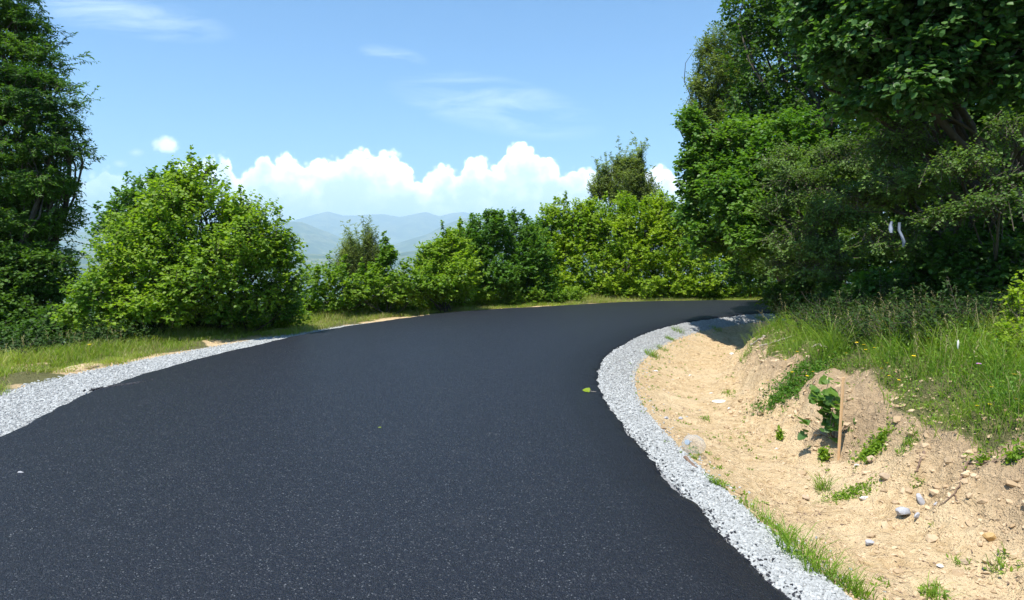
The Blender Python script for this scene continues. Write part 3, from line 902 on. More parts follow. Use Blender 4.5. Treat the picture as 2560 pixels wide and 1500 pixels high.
# right bank
acc = Acc()
n = 120000
P, Nn = along(E_IN, n, 2.0, 21, 1.1)
d = 1.8 + rng.uniform(0, 1, n) ** .8 * 5.2
q = P + Nn * d[:, None]
z, di_, do_ = height(q[:, 0], q[:, 1])
cov = bank_grass(di_, q[:, 0], q[:, 1])
ok = (rng.uniform(0, 1, n) < cov * 1.0) & (di_ > 1.5)
q, z, di_ = q[ok], z[ok], di_[ok]
cl = fbm(q * 3.2, 3, 12)
h = (.08 + .2 * sstep(-.6, .8, cl) + .12 * sstep(2.8, 4.2, di_)) * rng.uniform(.4, 1.35, len(q))
tone = np.clip(.5 + .55 * fbm(q * 1.2, 3, 19) + rng.normal(0, .28, len(q)), 0, 1)
dry = rng.uniform(0, 1, len(q)) < .05 + .12 * (fbm(q * .9, 2, 41) > .3)
blades(acc, np.c_[q, z - .01][~dry], h[~dry], rng.uniform(.003, .007, (~dry).sum()), rng.uniform(.2, 1.1, (~dry).sum()), tone[~dry], 0, (-.35, -.2))
blades(acc, np.c_[q, z - .01][dry], h[dry] * 1.3, rng.uniform(.003, .005, dry.sum()), rng.uniform(.2, .9, dry.sum()), tone[dry], 1, (-.35, -.2))
# small broad leaves mixed into the herbs
m_ = rng.choice(len(q), 60000)
bp = np.c_[q[m_], z[m_] + h[m_] * rng.uniform(.2, 1.0, len(m_))] + rng.normal(0, .02, (len(m_), 3))
leaves(acc, bp, rng.normal(0, 1, (len(m_), 3)), np.array([0, 0, .9]) + rng.normal(0, .4, (len(m_), 3)), rng.uniform(.02, .04, len(m_)), rng.uniform(.012, .026, len(m_)), RH, np.clip(rng.normal(.45, .2, len(m_)), 0, 1), 0)
k_ = rng.choice(len(q), 420)
seedheads(acc, np.c_[q[k_], z[k_]], rng.uniform(.35, .62, 420))
tag(acc.build("meadow_grass", [L_GRASS, L_GRASS2]), "tall mixed grass and herbs covering the right bank", "grass", kind="stuff")

# left verge
acc = Acc()
n = 200000
P, Nn = along(E_OUT, n, 3.0, 27, .7)
d = rng.uniform(0, 3.6, n)
q = P - Nn * d[:, None]
z, di_, do_ = height(q[:, 0], q[:, 1])
gwl = np.interp(q[:, 1], [0, 6, 8.5, 12, 15, 17, 60], [1.6, 1.4, 1.13, .78, .35, .12, .1])
bare = fbm(q * 1.1, 3, 77)
cov = sstep(gwl + .0, gwl + .5, do_ + .5 * bare)
cov *= np.where(bare < -.5, .7, 1)
ok = rng.uniform(0, 1, n) < cov
q, z, do_, gwl = q[ok], z[ok], do_[ok], gwl[ok]
tall = sstep(gwl + .7, gwl + 1.6, do_)
h = (.075 + .14 * tall + .05 * sstep(-.3, .6, fbm(q * 2, 2, 3))) * rng.uniform(.6, 1.35, len(q))
tone = np.clip(.45 + .5 * fbm(q * .9, 3, 29) + rng.normal(0, .2, len(q)), 0, 1)
dry = rng.uniform(0, 1, len(q)) < .18 + .3 * (fbm(q * .8, 2, 88) > .15)
blades(acc, np.c_[q, z - .01][~dry], h[~dry], rng.uniform(.004, .009, (~dry).sum()), rng.uniform(.2, 1.0, (~dry).sum()), tone[~dry], 0)
blades(acc, np.c_[q, z - .01][dry], h[dry], rng.uniform(.004, .007, dry.sum()), rng.uniform(.3, 1.0, dry.sum()), tone[dry], 1)
tk = np.where(tall > .7)[0]
k_ = rng.choice(tk, 380)
seedheads(acc, np.c_[q[k_], z[k_]], rng.uniform(.28, .5, 380))
tag(acc.build("verge_grass", [L_VERGE, L_GRASS2]), "short sunlit grass along the outer left verge of the road", "grass", kind="stuff")


def tuft(px, py, label, nb=60, h=.16, spread=.06, herbs=0, mat_=None, group=None, dry=0):
    p = hit(px, py)
    root = p
    a = Acc()
    nb = int(nb * 1.3); spread = spread * .8
    Q = np.clip(rng.normal(0, spread, (nb, 2)), -1.7 * spread, 1.7 * spread)
    z, _, _ = height(Q[:, 0] + p[0], Q[:, 1] + p[1])
    Q = np.c_[Q, np.where(np.abs(z - p[2]) < .3, z - p[2], 0) - .01]
    hh = h * rng.uniform(.5, 1.25, nb)
    blades(a, Q, hh, rng.uniform(.003, .007, nb), rng.uniform(.3, 1.3, nb), rng.uniform(.2, .9, nb), 0)
    if herbs:
        i = rng.integers(0, nb, herbs)
        bp = Q[i] + np.c_[np.zeros((herbs, 2)), hh[i] * rng.uniform(.1, .6, herbs)]
        leaves(a, bp, rng.normal(0, 1, (herbs, 3)) + np.array([0, 0, .4]), np.array([0, 0, 1.]) + rng.normal(0, .4, (herbs, 3)), rng.uniform(.02, .045, herbs), rng.uniform(.012, .022, herbs), RH, rng.uniform(.2, .8, herbs), 0)
    o = a.build("grass_tuft", [mat_ or L_GRASS, L_GRASS2])
    o.location = p
    return tag(o, label, "grass tuft", group)


tuft(2010, 1400, "largest grass tuft at the gravel's edge near the bottom", 90, .2, .1, 60)
tuft(1960, 1350, "grass tuft at the gravel's edge just above the largest one", 50, .13, .06, 40)
tuft(2050, 1440, "sparse grass tuft at the gravel's edge just below the largest one", 60, .16, .07, 20)
tuft(2130, 1480, "leafy grass tuft at the gravel's lowest end in the photo", 80, .13, .07, 40)
tuft(1795, 1215, "small dense grass tuft at the gravel's edge below the plastic jug", 70, .08, .04, 30)
tuft(1870, 1270, "thin grass tuft at the gravel's edge left of the brown wedge stone", 40, .09, .06, 10)
tuft(1915, 1310, "thin grass tuft at the gravel's edge below the brown wedge stone", 50, .11, .06, 16)
tuft(2055, 1225, "upright grass tuft in the ditch left of the green creeping patch", 50, .15, .035, 10)
tuft(1632, 892, "bright grass tuft growing in the gravel inside the bend", 110, .14, .09, 30)
tuft(1655, 875, "fainter grass tuft behind the bright one inside the bend", 60, .1, .09, 20)
tuft(1695, 830, "grass tuft on the gravel at the top of the ditch", 80, .13, .1, 30)
tuft(1675, 850, "low grass tuft below the one at the top of the ditch", 80, .08, .07, 20)
tuft(1790, 825, "small lit grass tuft at the edge of the ditch shade", 60, .1, .1, 20)
tuft(1900, 800, "grass tuft on the gravel in the far tree shade", 60, .14, .1, 20)
tuft(1870, 885, "bright weed tuft where the ditch shade ends", 70, .12, .09, 50)
tuft(1765, 1050, "small weed tuft on the bare ditch floor above the jug", 26, .06, .05, 20)
tuft(1820, 985, "flat weed tuft just behind the white slab", 40, .07, .07, 40)
tuft(2500, 1420, "weed tuft beside the dark pebble at the lower right", 40, .08, .06, 40)
tuft(2330, 1492, "bright weed tuft cut off by the bottom edge", 60, .1, .05, 50)
tuft(2395, 1410, "thin weed tuft between the white pebble and the lower right corner", 18, .06, .04, 10)
tuft(2270, 1120, "weed tuft at the foot of the grassy bank right of the stake", 60, .09, .06, 50)
tuft(2290, 1205, "tiny weed on the bank above the grey boulder", 16, .05, .03, 12)
tuft(2070, 900, "tall grass clump standing above the bank left of the stake", 160, .5, .12, 0)
tuft(1985, 885, "dry grass clump on the bank below the tree shade", 60, .3, .12, 10)

# herb cushions with small leaves
def herb(px, py, label, n=300, sx=.12, sy=.1, hh=.08, mat_=None, name="herb_patch", L=.03, W=.02, cat="weed"):
    p = hit(px, py)
    a = Acc()
    Q = np.c_[rng.normal(0, sx, n), rng.normal(0, sy, n)]
    z, _, _ = height(Q[:, 0] + p[0], Q[:, 1] + p[1])
    if n < 100 and sx < .15:
        Q *= .25
    Q = np.c_[Q, z - p[2]]
    hz = hh * rng.uniform(0, 1, n) ** .7
    top = Q + np.c_[rng.normal(0, .02 if n >= 100 or sx > .15 else sx * .8, (n, 2)), hz]
    cones(a, Q, top, np.full(n, .0015), 0)
    for r_ in range(3):
        leaves(a, Q + (top - Q) * rng.uniform(.3, 1, (n, 1)), rng.normal(0, 1, (n, 3)), np.array([0, 0, 1.]) + rng.normal(0, .45, (n, 3)), rng.uniform(.6, 1.2, n) * L, rng.uniform(.6, 1.2, n) * W, RND, rng.uniform(0, 1, n), 0)
    o = a.build(name, [mat_ or L_HAZEL])
    o.location = p
    return tag(o, label, cat)


herb(2125, 1240, "green creeping patch on the ditch floor between the stake and the boulder", 330, .1, .05, .03, L=.018, W=.012)
herb(1985, 975, "dark green herb cushion with yellow flowers left of the stake", 700, .2, .16, .16, L_HAZEL_D, L=.04, W=.02)
herb(2185, 1130, "leafy weeds at the foot of the stake's right side", 260, .08, .06, .09, L=.03, W=.02)
herb(2060, 1150, "serrated weed growing just left of the stake's foot", 60, .035, .03, .1, L=.05, W=.022)
herb(1950, 1100, "upright leafy weed alone on the sand left of the stake", 26, .018, .018, .12, L=.06, W=.026)
tag(herb(1830, 1100, "faint weeds scattered on the sand right of the jug", 60, .25, .15, .02, L=.02, W=.012), kind="stuff")
herb(2540, 1150, "small green weeds on the bank at the right edge", 60, .06, .04, .06, L=.045, W=.02)
herb(2450, 1160, "weeds where the bare root meets the bank", 50, .06, .04, .05, L=.03, W=.018)


# the leafy vine-like plant behind the stake
def vine_leaf():
    # five-lobed outline, folded a little
    ang = np.radians([-90, -58, -40, -12, 10, 28, 62, 90, 118, 152, 170, 192, 220, 238])
    rad = np.array([.12, .42, .40, .58, .45, .52, .62, .8, .62, .52, .45, .58, .40, .42])
    V = [(0, 0, 0)] + [(r * math.sin(a_) + .1, r * math.cos(a_), .09 * abs(math.cos(a_)) - .1 * max(0, math.sin(a_))) for a_, r in zip(ang, rad)]
    F = [(0, i, i % 14 + 1) for i in range(1, 15)]
    return np.array(V), np.array(F)


VL = vine_leaf()
p = hit(2085, 1105)
root = empty("broad_leaf_plant", p); tag(root, "knee-high plant with broad lobed leaves right behind the wooden stake", "plant")
a = Acc(); stem = Acc()
pts = []
for k_ in range(4):
    tp = np.array([rng.uniform(-.16, .08), rng.uniform(-.05, .2), rng.uniform(.42, .72)])
    s_ = bent((0, 0, 0), tp, .08, 8)
    stem.add(*tube(s_, np.linspace(.006, .003, 8), 5))
    for j in range(2, 8):
        pts.append(s_[j])
pts.append(np.array([-.3, 0, .2])); pts.append(np.array([-.27, .02, .1])); pts.append(np.array([.2, -.02, .12])); pts.append(np.array([.26, .03, .18])); pts.append(np.array([.15, 0, .05]))
stem.add(*tube(bent((0, 0, 0), (-.3, 0, .2), .1, 5), .003, 4)); stem.add(*tube(bent((0, 0, 0), (.26, .03, .18), .1, 5), .003, 4))
pts = np.repeat(np.array(pts), 3, 0) + rng.normal(0, .035, (len(pts) * 3, 3))
m_ = len(pts)
sz = rng.uniform(.06, .12, m_) * np.interp(pts[:, 2], [0, .4, .8], [.8, 1.0, .6])
leaves(a, pts, np.c_[rng.normal(0, 1, (m_, 2)) + np.array([0, -.7]), rng.normal(-.15, .3, m_)], np.array([0, -.5, .8]) + rng.normal(0, .3, (m_, 3)), sz, sz, VL, np.clip(pts[:, 2] * 1.3 + rng.normal(0, .15, m_), 0, 1), 0)
stem.build("stems", M_BARK, root)
a.build("leaves", leaf_mat("leaf_lobed", (.05, .13, .03), (.14, .24, .03), .4, .45, .4), root)

# ------------------------------------------------------------------ yellow, white and purple flowers
def plainm(name, c, rough=.6, spec=.3, trans=0):
    m, nt, b = mat(name, c, rough, spec)
    tc = N(nt, "ShaderNodeTexCoord")
    n_ = noisen(nt, tc.outputs["Object"], 40, 3)
    nt.links.new(mixc(nt, n_, tuple(x * .85 for x in c), tuple(min(1, x * 1.1) for x in c)), b.inputs["Base Color"])
    return m


M_YEL = plainm("petal_yellow", (.85, .62, .02)); M_WHT = plainm("petal_white", (.75, .72, .7)); M_PUR = plainm("petal_purple", (.4, .16, .45)); M_CEN = plainm("flower_centre", (.55, .3, .02))


def flower_src(m, r=.018, h=.2):
    st = Acc(); v, f = tube(np.array([(0, 0, 0), (.006, 0, h * .5), (0, .004, h)]), [.002, .0018, .0015], 4); st.add(v, f)
    pt = Acc()
    nP = 7
    aa = np.linspace(0, 2 * PI, nP, endpoint=False)
    D = np.c_[np.cos(aa), np.sin(aa), np.full(nP, .35)]
    leaves(pt, np.repeat([[0, .004, h]], nP, 0), D, np.repeat([[0, 0, 1.]], nP, 0), np.full(nP, r * 1.25), np.full(nP, r), RND, np.full(nP, .5), 0)
    ct = Acc(); ct.add(ICO * r * .28 + np.array([0, .004, h + .003]), ICF)
    return st, pt, ct


def flowers(spots, m, label, group, r=.018, h=.2):
    first = None
    for i, (px, py) in enumerate(spots):
        p = hit(px, py + 12)
        if first is None:
            rt = empty("wildflower", p)
            st, pt, ct = flower_src(m, r, h)
            st.build("stem", L_GRASS, rt); pt.build("petals", m, rt); ct.build("flower_centre", M_CEN, rt)
            first = rt
        else:
            rt = first.copy(); COL.objects.link(rt)
            for ch in list(first.children):
                c = ch.copy(); COL.objects.link(c); c.parent = rt
            rt.location = p
        # the bloom sits where it shows; the foot goes down to the soil
        Yb = p[1]
        s_ = random.uniform(.8, 1.25)
        rt.location = p
        rt.rotation_euler = (random.uniform(-.15, .15), random.uniform(-.15, .15), random.uniform(0, 6))
        rt.scale = (s_, s_, s_)
        tag(rt, label, "flower", group)
    return first


flowers([(1921, 978), (1986, 912), (1967, 922), (2012, 972), (2030, 968), (1990, 970), (2040, 880), (1985, 875), (2147, 893), (2154, 902), (2159, 908), (2185, 900), (2115, 922), (2212, 948), (2225, 968), (2280, 942), (2412, 864), (2322, 884), (2330, 900), (2466, 1021), (2535, 1045), (2440, 1060), (2470, 1061), (2526, 1000), (2195, 965), (2240, 985)],
        M_YEL, "small yellow wildflower in the grass of the right bank", "yellow wildflowers on the right bank", .016, .2)
flowers([(32, 882), (92, 865), (135, 859), (146, 859), (128, 867), (142, 868), (162, 870), (186, 862), (305, 861), (335, 860), (232, 893), (540, 812), (430, 836), (663, 810), (130, 873)],
        M_YEL, "small yellow wildflower on the left verge", "yellow wildflowers on the left verge", .026, .27)
flowers([(40, 861), (57, 868), (117, 869), (245, 860), (395, 838), (685, 787)], M_WHT, "small white wildflower on the left verge before the dark trees", "white wildflowers on the left verge", .022, .3)
flowers([(2446, 970)], M_PUR, "single purple wildflower in the right bank's grass", None, .016, .2)
# plantain spikes: pale lilac
p = hit(2392, 938); rt = empty("plantain_flower", p); tag(rt, "pale lilac flower spike standing in the right bank's grass", "flower")
a = Acc(); a.add(*tube(np.array([(0, 0, 0), (0, 0, .2), (0, 0, .26)]), .0025, 4)); a.build("stem", L_GRASS, rt)
a = Acc(); a.add(*tube(np.array([(0, 0, .25), (0, 0, .27), (0, 0, .29), (0, 0, .32), (0, 0, .335)]), [.003, .008, .009, .008, .002], 10)); a.build("flower_spike", M_WHT, rt, smooth=True)


# ------------------------------------------------------------------ stakes
M_WOOD, nt, b = mat("stake_wood", (.62, .36, .17), .7, .3)
tc = N(nt, "ShaderNodeTexCoord"); mp = N(nt, "ShaderNodeMapping"); mp.inputs["Scale"].default_value = (60, 60, 3)
nt.links.new(tc.outputs["Object"], mp.inputs[0])
n_ = noisen(nt, mp.outputs[0], 1.5, 4)
nt.links.new(mixc(nt, n_, (.52, .31, .15), (.76, .5, .27)), b.inputs["Base Color"])


def bevel_box(sx, sy, z0, z1, bv=.003, pointed=False):
    xs, ys = sx / 2, sy / 2
    ring = lambda x, y: [(x - bv, -y), (x, -y + bv), (x, y - bv), (x - bv, y), (-x + bv, y), (-x, y - bv), (-x, -y + bv), (-x + bv, -y)]
    V = []
    lev = [(z0, .3 if pointed else 1), (z0 + .12, 1), ((z0 + z1) / 2, 1), (z1 - bv, 1), (z1, .88)]
    for z, s_ in lev:
        V += [(x * s_, y * s_, z) for x, y in ring(xs, ys)]
    F = []
    for i in range(len(lev) - 1):
        for j in range(8):
            F.append((i * 8 + j, i * 8 + (j + 1) % 8, i * 8 + 8 + (j + 1) % 8, i * 8 + 8 + j))
    a = Acc(); a.add(V, F); a.F.append(np.array([[i for i in range((len(lev) - 1) * 8, len(lev) * 8)]])); a.M.append(np.array([0]))
    return a


p = hit(2096, 1150)
r = ray(2110, 943)
tY = p[1] + .02
tp = at(2110, 943, tY)
hgt = tp[2] - p[2]
o = bevel_box(.022, .019, -.12, hgt, .002, True).build("wooden_stake", M_WOOD)
o.location = p
o.rotation_euler = (-.02, math.atan2(tp[0] - p[0], hgt), .2)
tag(o, "thin upright pale wooden stake driven into the sandy ditch bank", "stake")
p = np.array([*at(1875, 745, 25.6)[:2], 0]); p[2] = gz(p[0], p[1])
tp = at(1875, 732, 25.6)
o = bevel_box(.07, .05, -.15, tp[2] - p[2], .005).build("marker_post", plainm("post_orange_wood", (.6, .2, .07)))
o.location = p
tag(o, "short orange-brown post beyond the far edge of the road", "post")


# ------------------------------------------------------------------ rocks
def ico_sub(n=3):
    import bmesh
    bm = bmesh.new(); bmesh.ops.create_icosphere(bm, subdivisions=n, radius=1)
    V = np.array([v.co[:] for v in bm.verts]); F = np.array([[v.index for v in f.verts] for f in bm.faces])
    bm.free(); return V, F


IV, IF = ico_sub(3)


def rock(px, py, dims, label, material, rot=0, cuts=7, seed=0, name="stone", cat="stone", tilt=(0, 0), sink=.25, road_z=None):
    rs = np.random.default_rng(seed)
    V = IV.copy()
    for c in range(cuts + 5):            # flatten facets
        d = norm(rs.normal(0, 1, 3)); lim = rs.uniform(.5, .82)
        k = V @ d
        V = V - np.maximum(k - lim, 0)[:, None] * d
    V = V * (1 + .03 * fbm(V * 3, 3, seed)[:, None])
    V = V * np.array(dims) * .5
    a = Acc(); a.add(V, IF)
    o = a.build(name, material, smooth=False)
    p = hit(px, py)
    o.location = (p[0], p[1], p[2] + dims[2] * (.5 - sink))
    o.rotation_euler = (tilt[0], tilt[1], rot)
    return tag(o, label, cat)


M_RG = stone_mat("rock_grey", (.32, .32, .34), (.5, .5, .52), 14)
M_RB = stone_mat("rock_brown", (.3, .2, .12), (.62, .5, .36), 14)
M_RW = stone_mat("rock_white", (.65, .62, .58), (.85, .82, .78), 14)
rock(2258, 1292, (.15, .11, .095), "largest smooth grey stone on the sand at the lower right", M_RG, .5, 7, 3, sink=.15, tilt=(-.3, 0))
rock(2172, 1366, (.085, .07, .05), "small blocky grey stone below and left of the largest grey stone", M_RG, .1, 9, 5)
rock(2014, 1252, (.075, .05, .05), "brown wedge-shaped stone on the ditch floor", M_RB, -.5, 9, 8, tilt=(.3, .2))
rock(2305, 1262, (.06, .05, .15), "pale flat stone half buried on edge right of the largest grey stone", M_RG, .4, 8, 9, sink=.45, tilt=(-.5, -.1))
rock(2293, 1296, (.1, .035, .05), "pale narrow stone half buried beside the largest grey stone", M_RG, .8, 6, 10, sink=.35)
rock(2340, 1262, (.06, .03, .035), "small light grey stone right of the half buried flat stone", M_RG, .7, 6, 11, sink=.3)
rock(2160, 1250, (.09, .05, .035), "cream stone beside the green creeping patch", M_RW, .2, 7, 12, sink=.35)
rock(2143, 1168, (.06, .045, .03), "white stone just right of the stake's foot", M_RW, .2, 7, 13)
rock(2350, 1420, (.05, .04, .025), "bright white pebble alone on the sand at the lower right", M_RW, .2, 6, 14)
rock(2413, 1412, (.09, .06, .04), "flat brown stone left of the weed tuft at the lower right", M_RB, .3, 7, 15, sink=.35)
rock(2460, 1425, (.035, .03, .03), "dark bluish pebble under the weed tuft at the lower right", plainm("rock_dark", (.08, .08, .12)), .3, 7, 16)
rock(1942, 1127, (.05, .035, .025), "small white pebble on the sand left of the stake", M_RW, .2, 7, 17)
rock(1800, 1006, (.23, .1, .05), "long white slab lying across the ditch floor", M_RW, .12, 5, 18, sink=.3, name="stone_slab")
rock(1823, 1023, (.06, .05, .03), "small white stone just below the long white slab", M_RW, .2, 7, 19)
rock(1778, 986, (.07, .05, .025), "small cream stone just above the long white slab", M_RW, .2, 7, 20)
rock(1665, 1048, (.06, .045, .04), "grey stone below the gravel halfway up the ditch", M_RG, .2, 7, 21)
rock(1702, 1050, (.07, .05, .045), "dark grey stone at the edge of the ditch floor above the jug", M_RG, .6, 7, 22)
rock(1830, 887, (.12, .08, .08), "whitish stone at the lower rim of the ditch shade", M_RW, .6, 7, 24)
rock(2178, 1154, (.11, .09, .08), "sandy block on the bank right of the stake's foot", M_RB, .6, 9, 25, sink=.35)
rock(2215, 1198, (.12, .09, .07), "sandy lump on the bank above the largest grey stone", M_RB, .2, 9, 26, sink=.4)
rock(2475, 1352, (.11, .08, .07), "ochre block on the slope at the right edge", plainm("rock_ochre", (.42, .27, .11)), .1, 9, 27, sink=.4)
rock(172, 928, (.06, .05, .1), "small upright white stone at the left gravel's outer edge", M_RW, .2, 7, 28, sink=.2)
rock(52, 1188, (.05, .032, .028), "single pale pebble lying on the asphalt at the left", M_RG, .5, 8, 30, name="pebble", cat="pebble", sink=.05)
rock(1725, 940, (.07, .05, .03), "flat cream stone on the slope inside the bend", M_RW, .5, 8, 31)
rock(1640, 930, (.12, .04, .03), "long cream stone at the lower edge of the gravel inside the bend", M_RW, -.9, 8, 32)

# sandy soil humps on the left verge
for i, (px, py, s_, lab) in enumerate([(705, 828, .5, "sandy soil heap at the end of the left gravel strip"), (210, 922, .4, "brown soil heap between the left gravel and the grass"), (20, 925, .6, "pale sandy heap in the grass at the left edge")]):
    p = hit(px, py)
    V = IV * np.array([s_, .22, .07]) * (1 + .25 * fbm(IV * 3 + i, 3, 60 + i)[:, None])
    a = Acc(); a.add(V, IF, rng.uniform(0, 1, len(V)))
    o = a.build("soil_heap", M_CLOD, smooth=True); o.location = p + np.array([0, 0, -.01]); o.rotation_euler = (0, 0, 1.1)
    tag(o, lab, "soil heap")

# ------------------------------------------------------------------ plastic jug, stick, roots
M_PL, nt, b = mat("clear_plastic", (.8, .82, .84), .15, .7)
tc = N(nt, "ShaderNodeTexCoord"); n_ = noisen(nt, tc.outputs["Object"], 16, 3)
bump(nt, b, n_, .03, .9)
tp_ = N(nt, "ShaderNodeBsdfTransparent"); tp_.inputs[0].default_value = (.93, .94, .95, 1)
mx = N(nt, "ShaderNodeMixShader")
lw = N(nt, "ShaderNodeLayerWeight"); lw.inputs[0].default_value = .35
nt.links.new(mathn(nt, 'ADD', mathn(nt, 'MULTIPLY', lw.outputs["Facing"], .35), .06), mx.inputs[0])
nt.links.new(tp_.outputs[0], mx.inputs[1]); nt.links.new(b.outputs[0], mx.inputs[2])
nt.links.new(mx.outputs[0], nt.nodes["Material Output"].inputs["Surface"])


def lathe(prof, sides=28):
    prof = np.array(prof)
    aa = np.linspace(0, 2 * PI, sides, endpoint=False)
    V = np.stack([np.outer(prof[:, 0], np.cos(aa)), np.outer(prof[:, 0], np.sin(aa)), np.repeat(prof[:, 1:2], sides, 1)], 2).reshape(-1, 3)
    F = []
    for i in range(len(prof) - 1):
        for j in range(sides):
            F.append((i * sides + j, i * sides + (j + 1) % sides, (i + 1) * sides + (j + 1) % sides, (i + 1) * sides + j))
    return V, np.array(F)


p = hit(1742, 1135)
rt = empty("plastic_jug", p + np.array([0, 0, .085])); tag(rt, "crumpled clear plastic jug lying at the foot of the gravel", "plastic jug")
V, F = lathe([(.001, .0), (.05, .0), (.08, .012), (.09, .04), (.088, .1), (.09, .16), (.075, .2), (.04, .235), (.022, .25), (.02, .262), (.001, .263)])
V = V * (1 + .2 * fbm(V * 12, 2, 44)[:, None] * np.array([1, 1, .2]))
a = Acc(); a.add(V, F); a.build("body", M_PL, rt, smooth=True)
a = Acc(); a.add(*lathe([(.001, .252), (.024, .252), (.024, .275), (.001, .276)], 18)); a.build("cap", plainm("cap_grey_blue", (.3, .36, .42)), rt)
rt.rotation_euler = (math.radians(72), 0, math.radians(-35))
tuft(1736, 1148, "tiny grass tuft in front of the plastic jug", 26, .05, .02, 8)

def stick(pxs, r0, r1, label, name, material, lift=.01, cat="stick", branches=()):
    P = np.array([hit(*q) for q in pxs]); P[:, 2] += lift
    t = np.linspace(0, 1, len(P)); tt = np.linspace(0, 1, len(P) * 4)
    Q = np.c_[[np.interp(tt, t, P[:, i]) for i in range(3)]].T
    Q += rng.normal(0, r0 * .35, Q.shape)
    c = Q[0].copy()
    a = Acc(); a.add(*tube(Q - c, np.linspace(r0, r1, len(Q)), 7))
    for br in branches:
        B = np.array([hit(*q) for q in br]); B[:, 2] += lift * .8
        a.add(*tube(B - c, np.linspace(r1 * 1.3, r1 * .5, len(B)), 6))
    o = a.build(name, material, smooth=True); o.location = c
    return tag(o, label, cat)


M_ROOT = bark_mat("root_bark", (.1, .06, .04), (.26, .18, .13))
M_DEAD = bark_mat("dead_wood", (.25, .2, .15), (.5, .43, .36))
stick([(1712, 1148), (1725, 1160), (1740, 1172)], .018, .012, "thick brown stick end poking out beside the plastic jug", "stick", M_ROOT)
stick([(2490, 1163), (2455, 1160), (2420, 1172), (2404, 1200), (2400, 1225), (2385, 1240), (2395, 1260)], .009, .004, "bare twisting root hanging down the sandy bank", "root", M_ROOT, .012, "root", [[(2420, 1172), (2440, 1165), (2470, 1168)], [(2385, 1240), (2360, 1262), (2345, 1275)]])
stick([(2310, 1135), (2300, 1160), (2290, 1185)], .012, .006, "short dark root below the grassy bank's overhang", "root", M_ROOT, .012, "root")
stick([(2195, 1105), (2175, 1120), (2160, 1132)], .01, .006, "short dark root right of the leafy plant", "root", M_ROOT, .012, "root")
stick([(1900, 875), (1940, 862), (1985, 845)], .016, .008, "pale dead branch lying along the bank below the shade", "dead_branch", M_DEAD, .04, "branch")
stick([(1880, 868), (1900, 855), (1912, 848)], .03, .02, "short thick dead branch in the shade at the ditch's end", "dead_branch", M_DEAD, .03, "branch")
stick([(2030, 893), (2045, 890), (2065, 893)], .014, .01, "whitish dead stick in the grass left of the tall clump", "dead_branch", M_DEAD, .12, "branch")
# overhanging twig above the far road edge
p0 = at(1990, 735, 17.0); p1 = at(1955, 778, 16.6)
a = Acc(); a.add(*tube(bent(p0, p1, .05, 6) - p0, np.linspace(.012, .004, 6), 5))
o = a.build("bare_twig", M_ROOT); o.location = p0; tag(o, "bare dark twig leaning over the far road edge beside the dark shrubs", "twig")

n = 3200
P, Nn = along(E_IN, n, 2.0, 17, 1.3)
d = np.where(rng.uniform(0, 1, n) < .5, rng.normal(1.9, .45, n), rng.uniform(.6, 2.6, n))
q = P + Nn * d[:, None]
q = q[fbm(q * 1.4, 3, 101) > -.1]
z, _, _ = height(q[:, 0], q[:, 1])
az = rng.uniform(0, 2 * PI, len(q)); ln = rng.uniform(.015, .07, len(q))
acc = Acc(); A0 = np.c_[q, z + .004]
cones(acc, A0, A0 + np.c_[np.cos(az) * ln, np.sin(az) * ln, rng.normal(.002, .004, len(q))], rng.uniform(.001, .003, len(q)), 0)
m_ = rng.integers(0, len(q), 900)
leaves(acc, A0[m_], np.c_[rng.normal(0, 1, (900, 2)), np.zeros(900)], np.array([0, 0, 1.]) + rng.normal(0, .4, (900, 3)), rng.uniform(.012, .03, 900), rng.uniform(.008, .018, 900), RH, np.full(900, .5), 0)
tag(acc.build("plant_litter", M_ROOT), "brown twig and leaf crumbs scattered over the ditch", "litter", kind="stuff")

n = 420
P, Nn = along(E_IN, n, 2.2, 17, 1.0)
q = P + Nn * np.where(rng.uniform(0, 1, n) < .45, rng.normal(.68, .12, n), rng.uniform(.7, 2.7, n))[:, None]
q = q[fbm(q * 1.1, 3, 131) > -.25]
z, _, _ = height(q[:, 0], q[:, 1])
m = 9
Q = np.repeat(np.c_[q, z], m, 0) + rng.normal(0, .012, (len(q) * m, 3)) * np.array([1, 1, .2])
acc = Acc()
leaves(acc, Q, norm(rng.normal(0, 1, (len(Q), 3)) + np.array([0, 0, .9])), rng.normal(0, .5, (len(Q), 3)) + np.array([0, 0, .6]), rng.uniform(.015, .045, len(Q)), rng.uniform(.006, .014, len(Q)), RH, rng.uniform(.1, .9, len(Q)), 0)
tag(acc.build("weed_sprouts", L_HAZEL), "tiny green weed sprouts scattered over the ditch", "weeds", kind="stuff")

# ------------------------------------------------------------------ fallen leaves
def fallen(px, py, size, label):
    p = hit(px, py)
    rt = empty("fallen_leaf", p + np.array([0, 0, .008 + size * .12])); tag(rt, label, "fallen leaf")
    a = Acc(); sz = np.array([size])
    leaves(a, np.zeros((1, 3)), np.array([[-.9, .1, .12]]), np.array([[.1, -.5, 1.]]), sz, sz, VL, np.array([.9]), 0)
    a.build("leaf_blade", L_YELLOW, rt)
    a = Acc(); a.add(*tube(np.array([(0, 0, 0), (size * .45, -.01, -.01), (size, -.02, -.012)]), .002, 4)); a.build("leaf_stalk", M_DEAD, rt)


fallen(1472, 980, .085, "bright green fallen leaf with its stalk near the inner road edge")
fallen(950, 1077, .045, "tiny green fallen leaf in the middle of the asphalt")

# ------------------------------------------------------------------ pale plastic scraps in the trees
M_SCRAP = plainm("scrap_plastic", (.24, .27, .33), .5, .3)


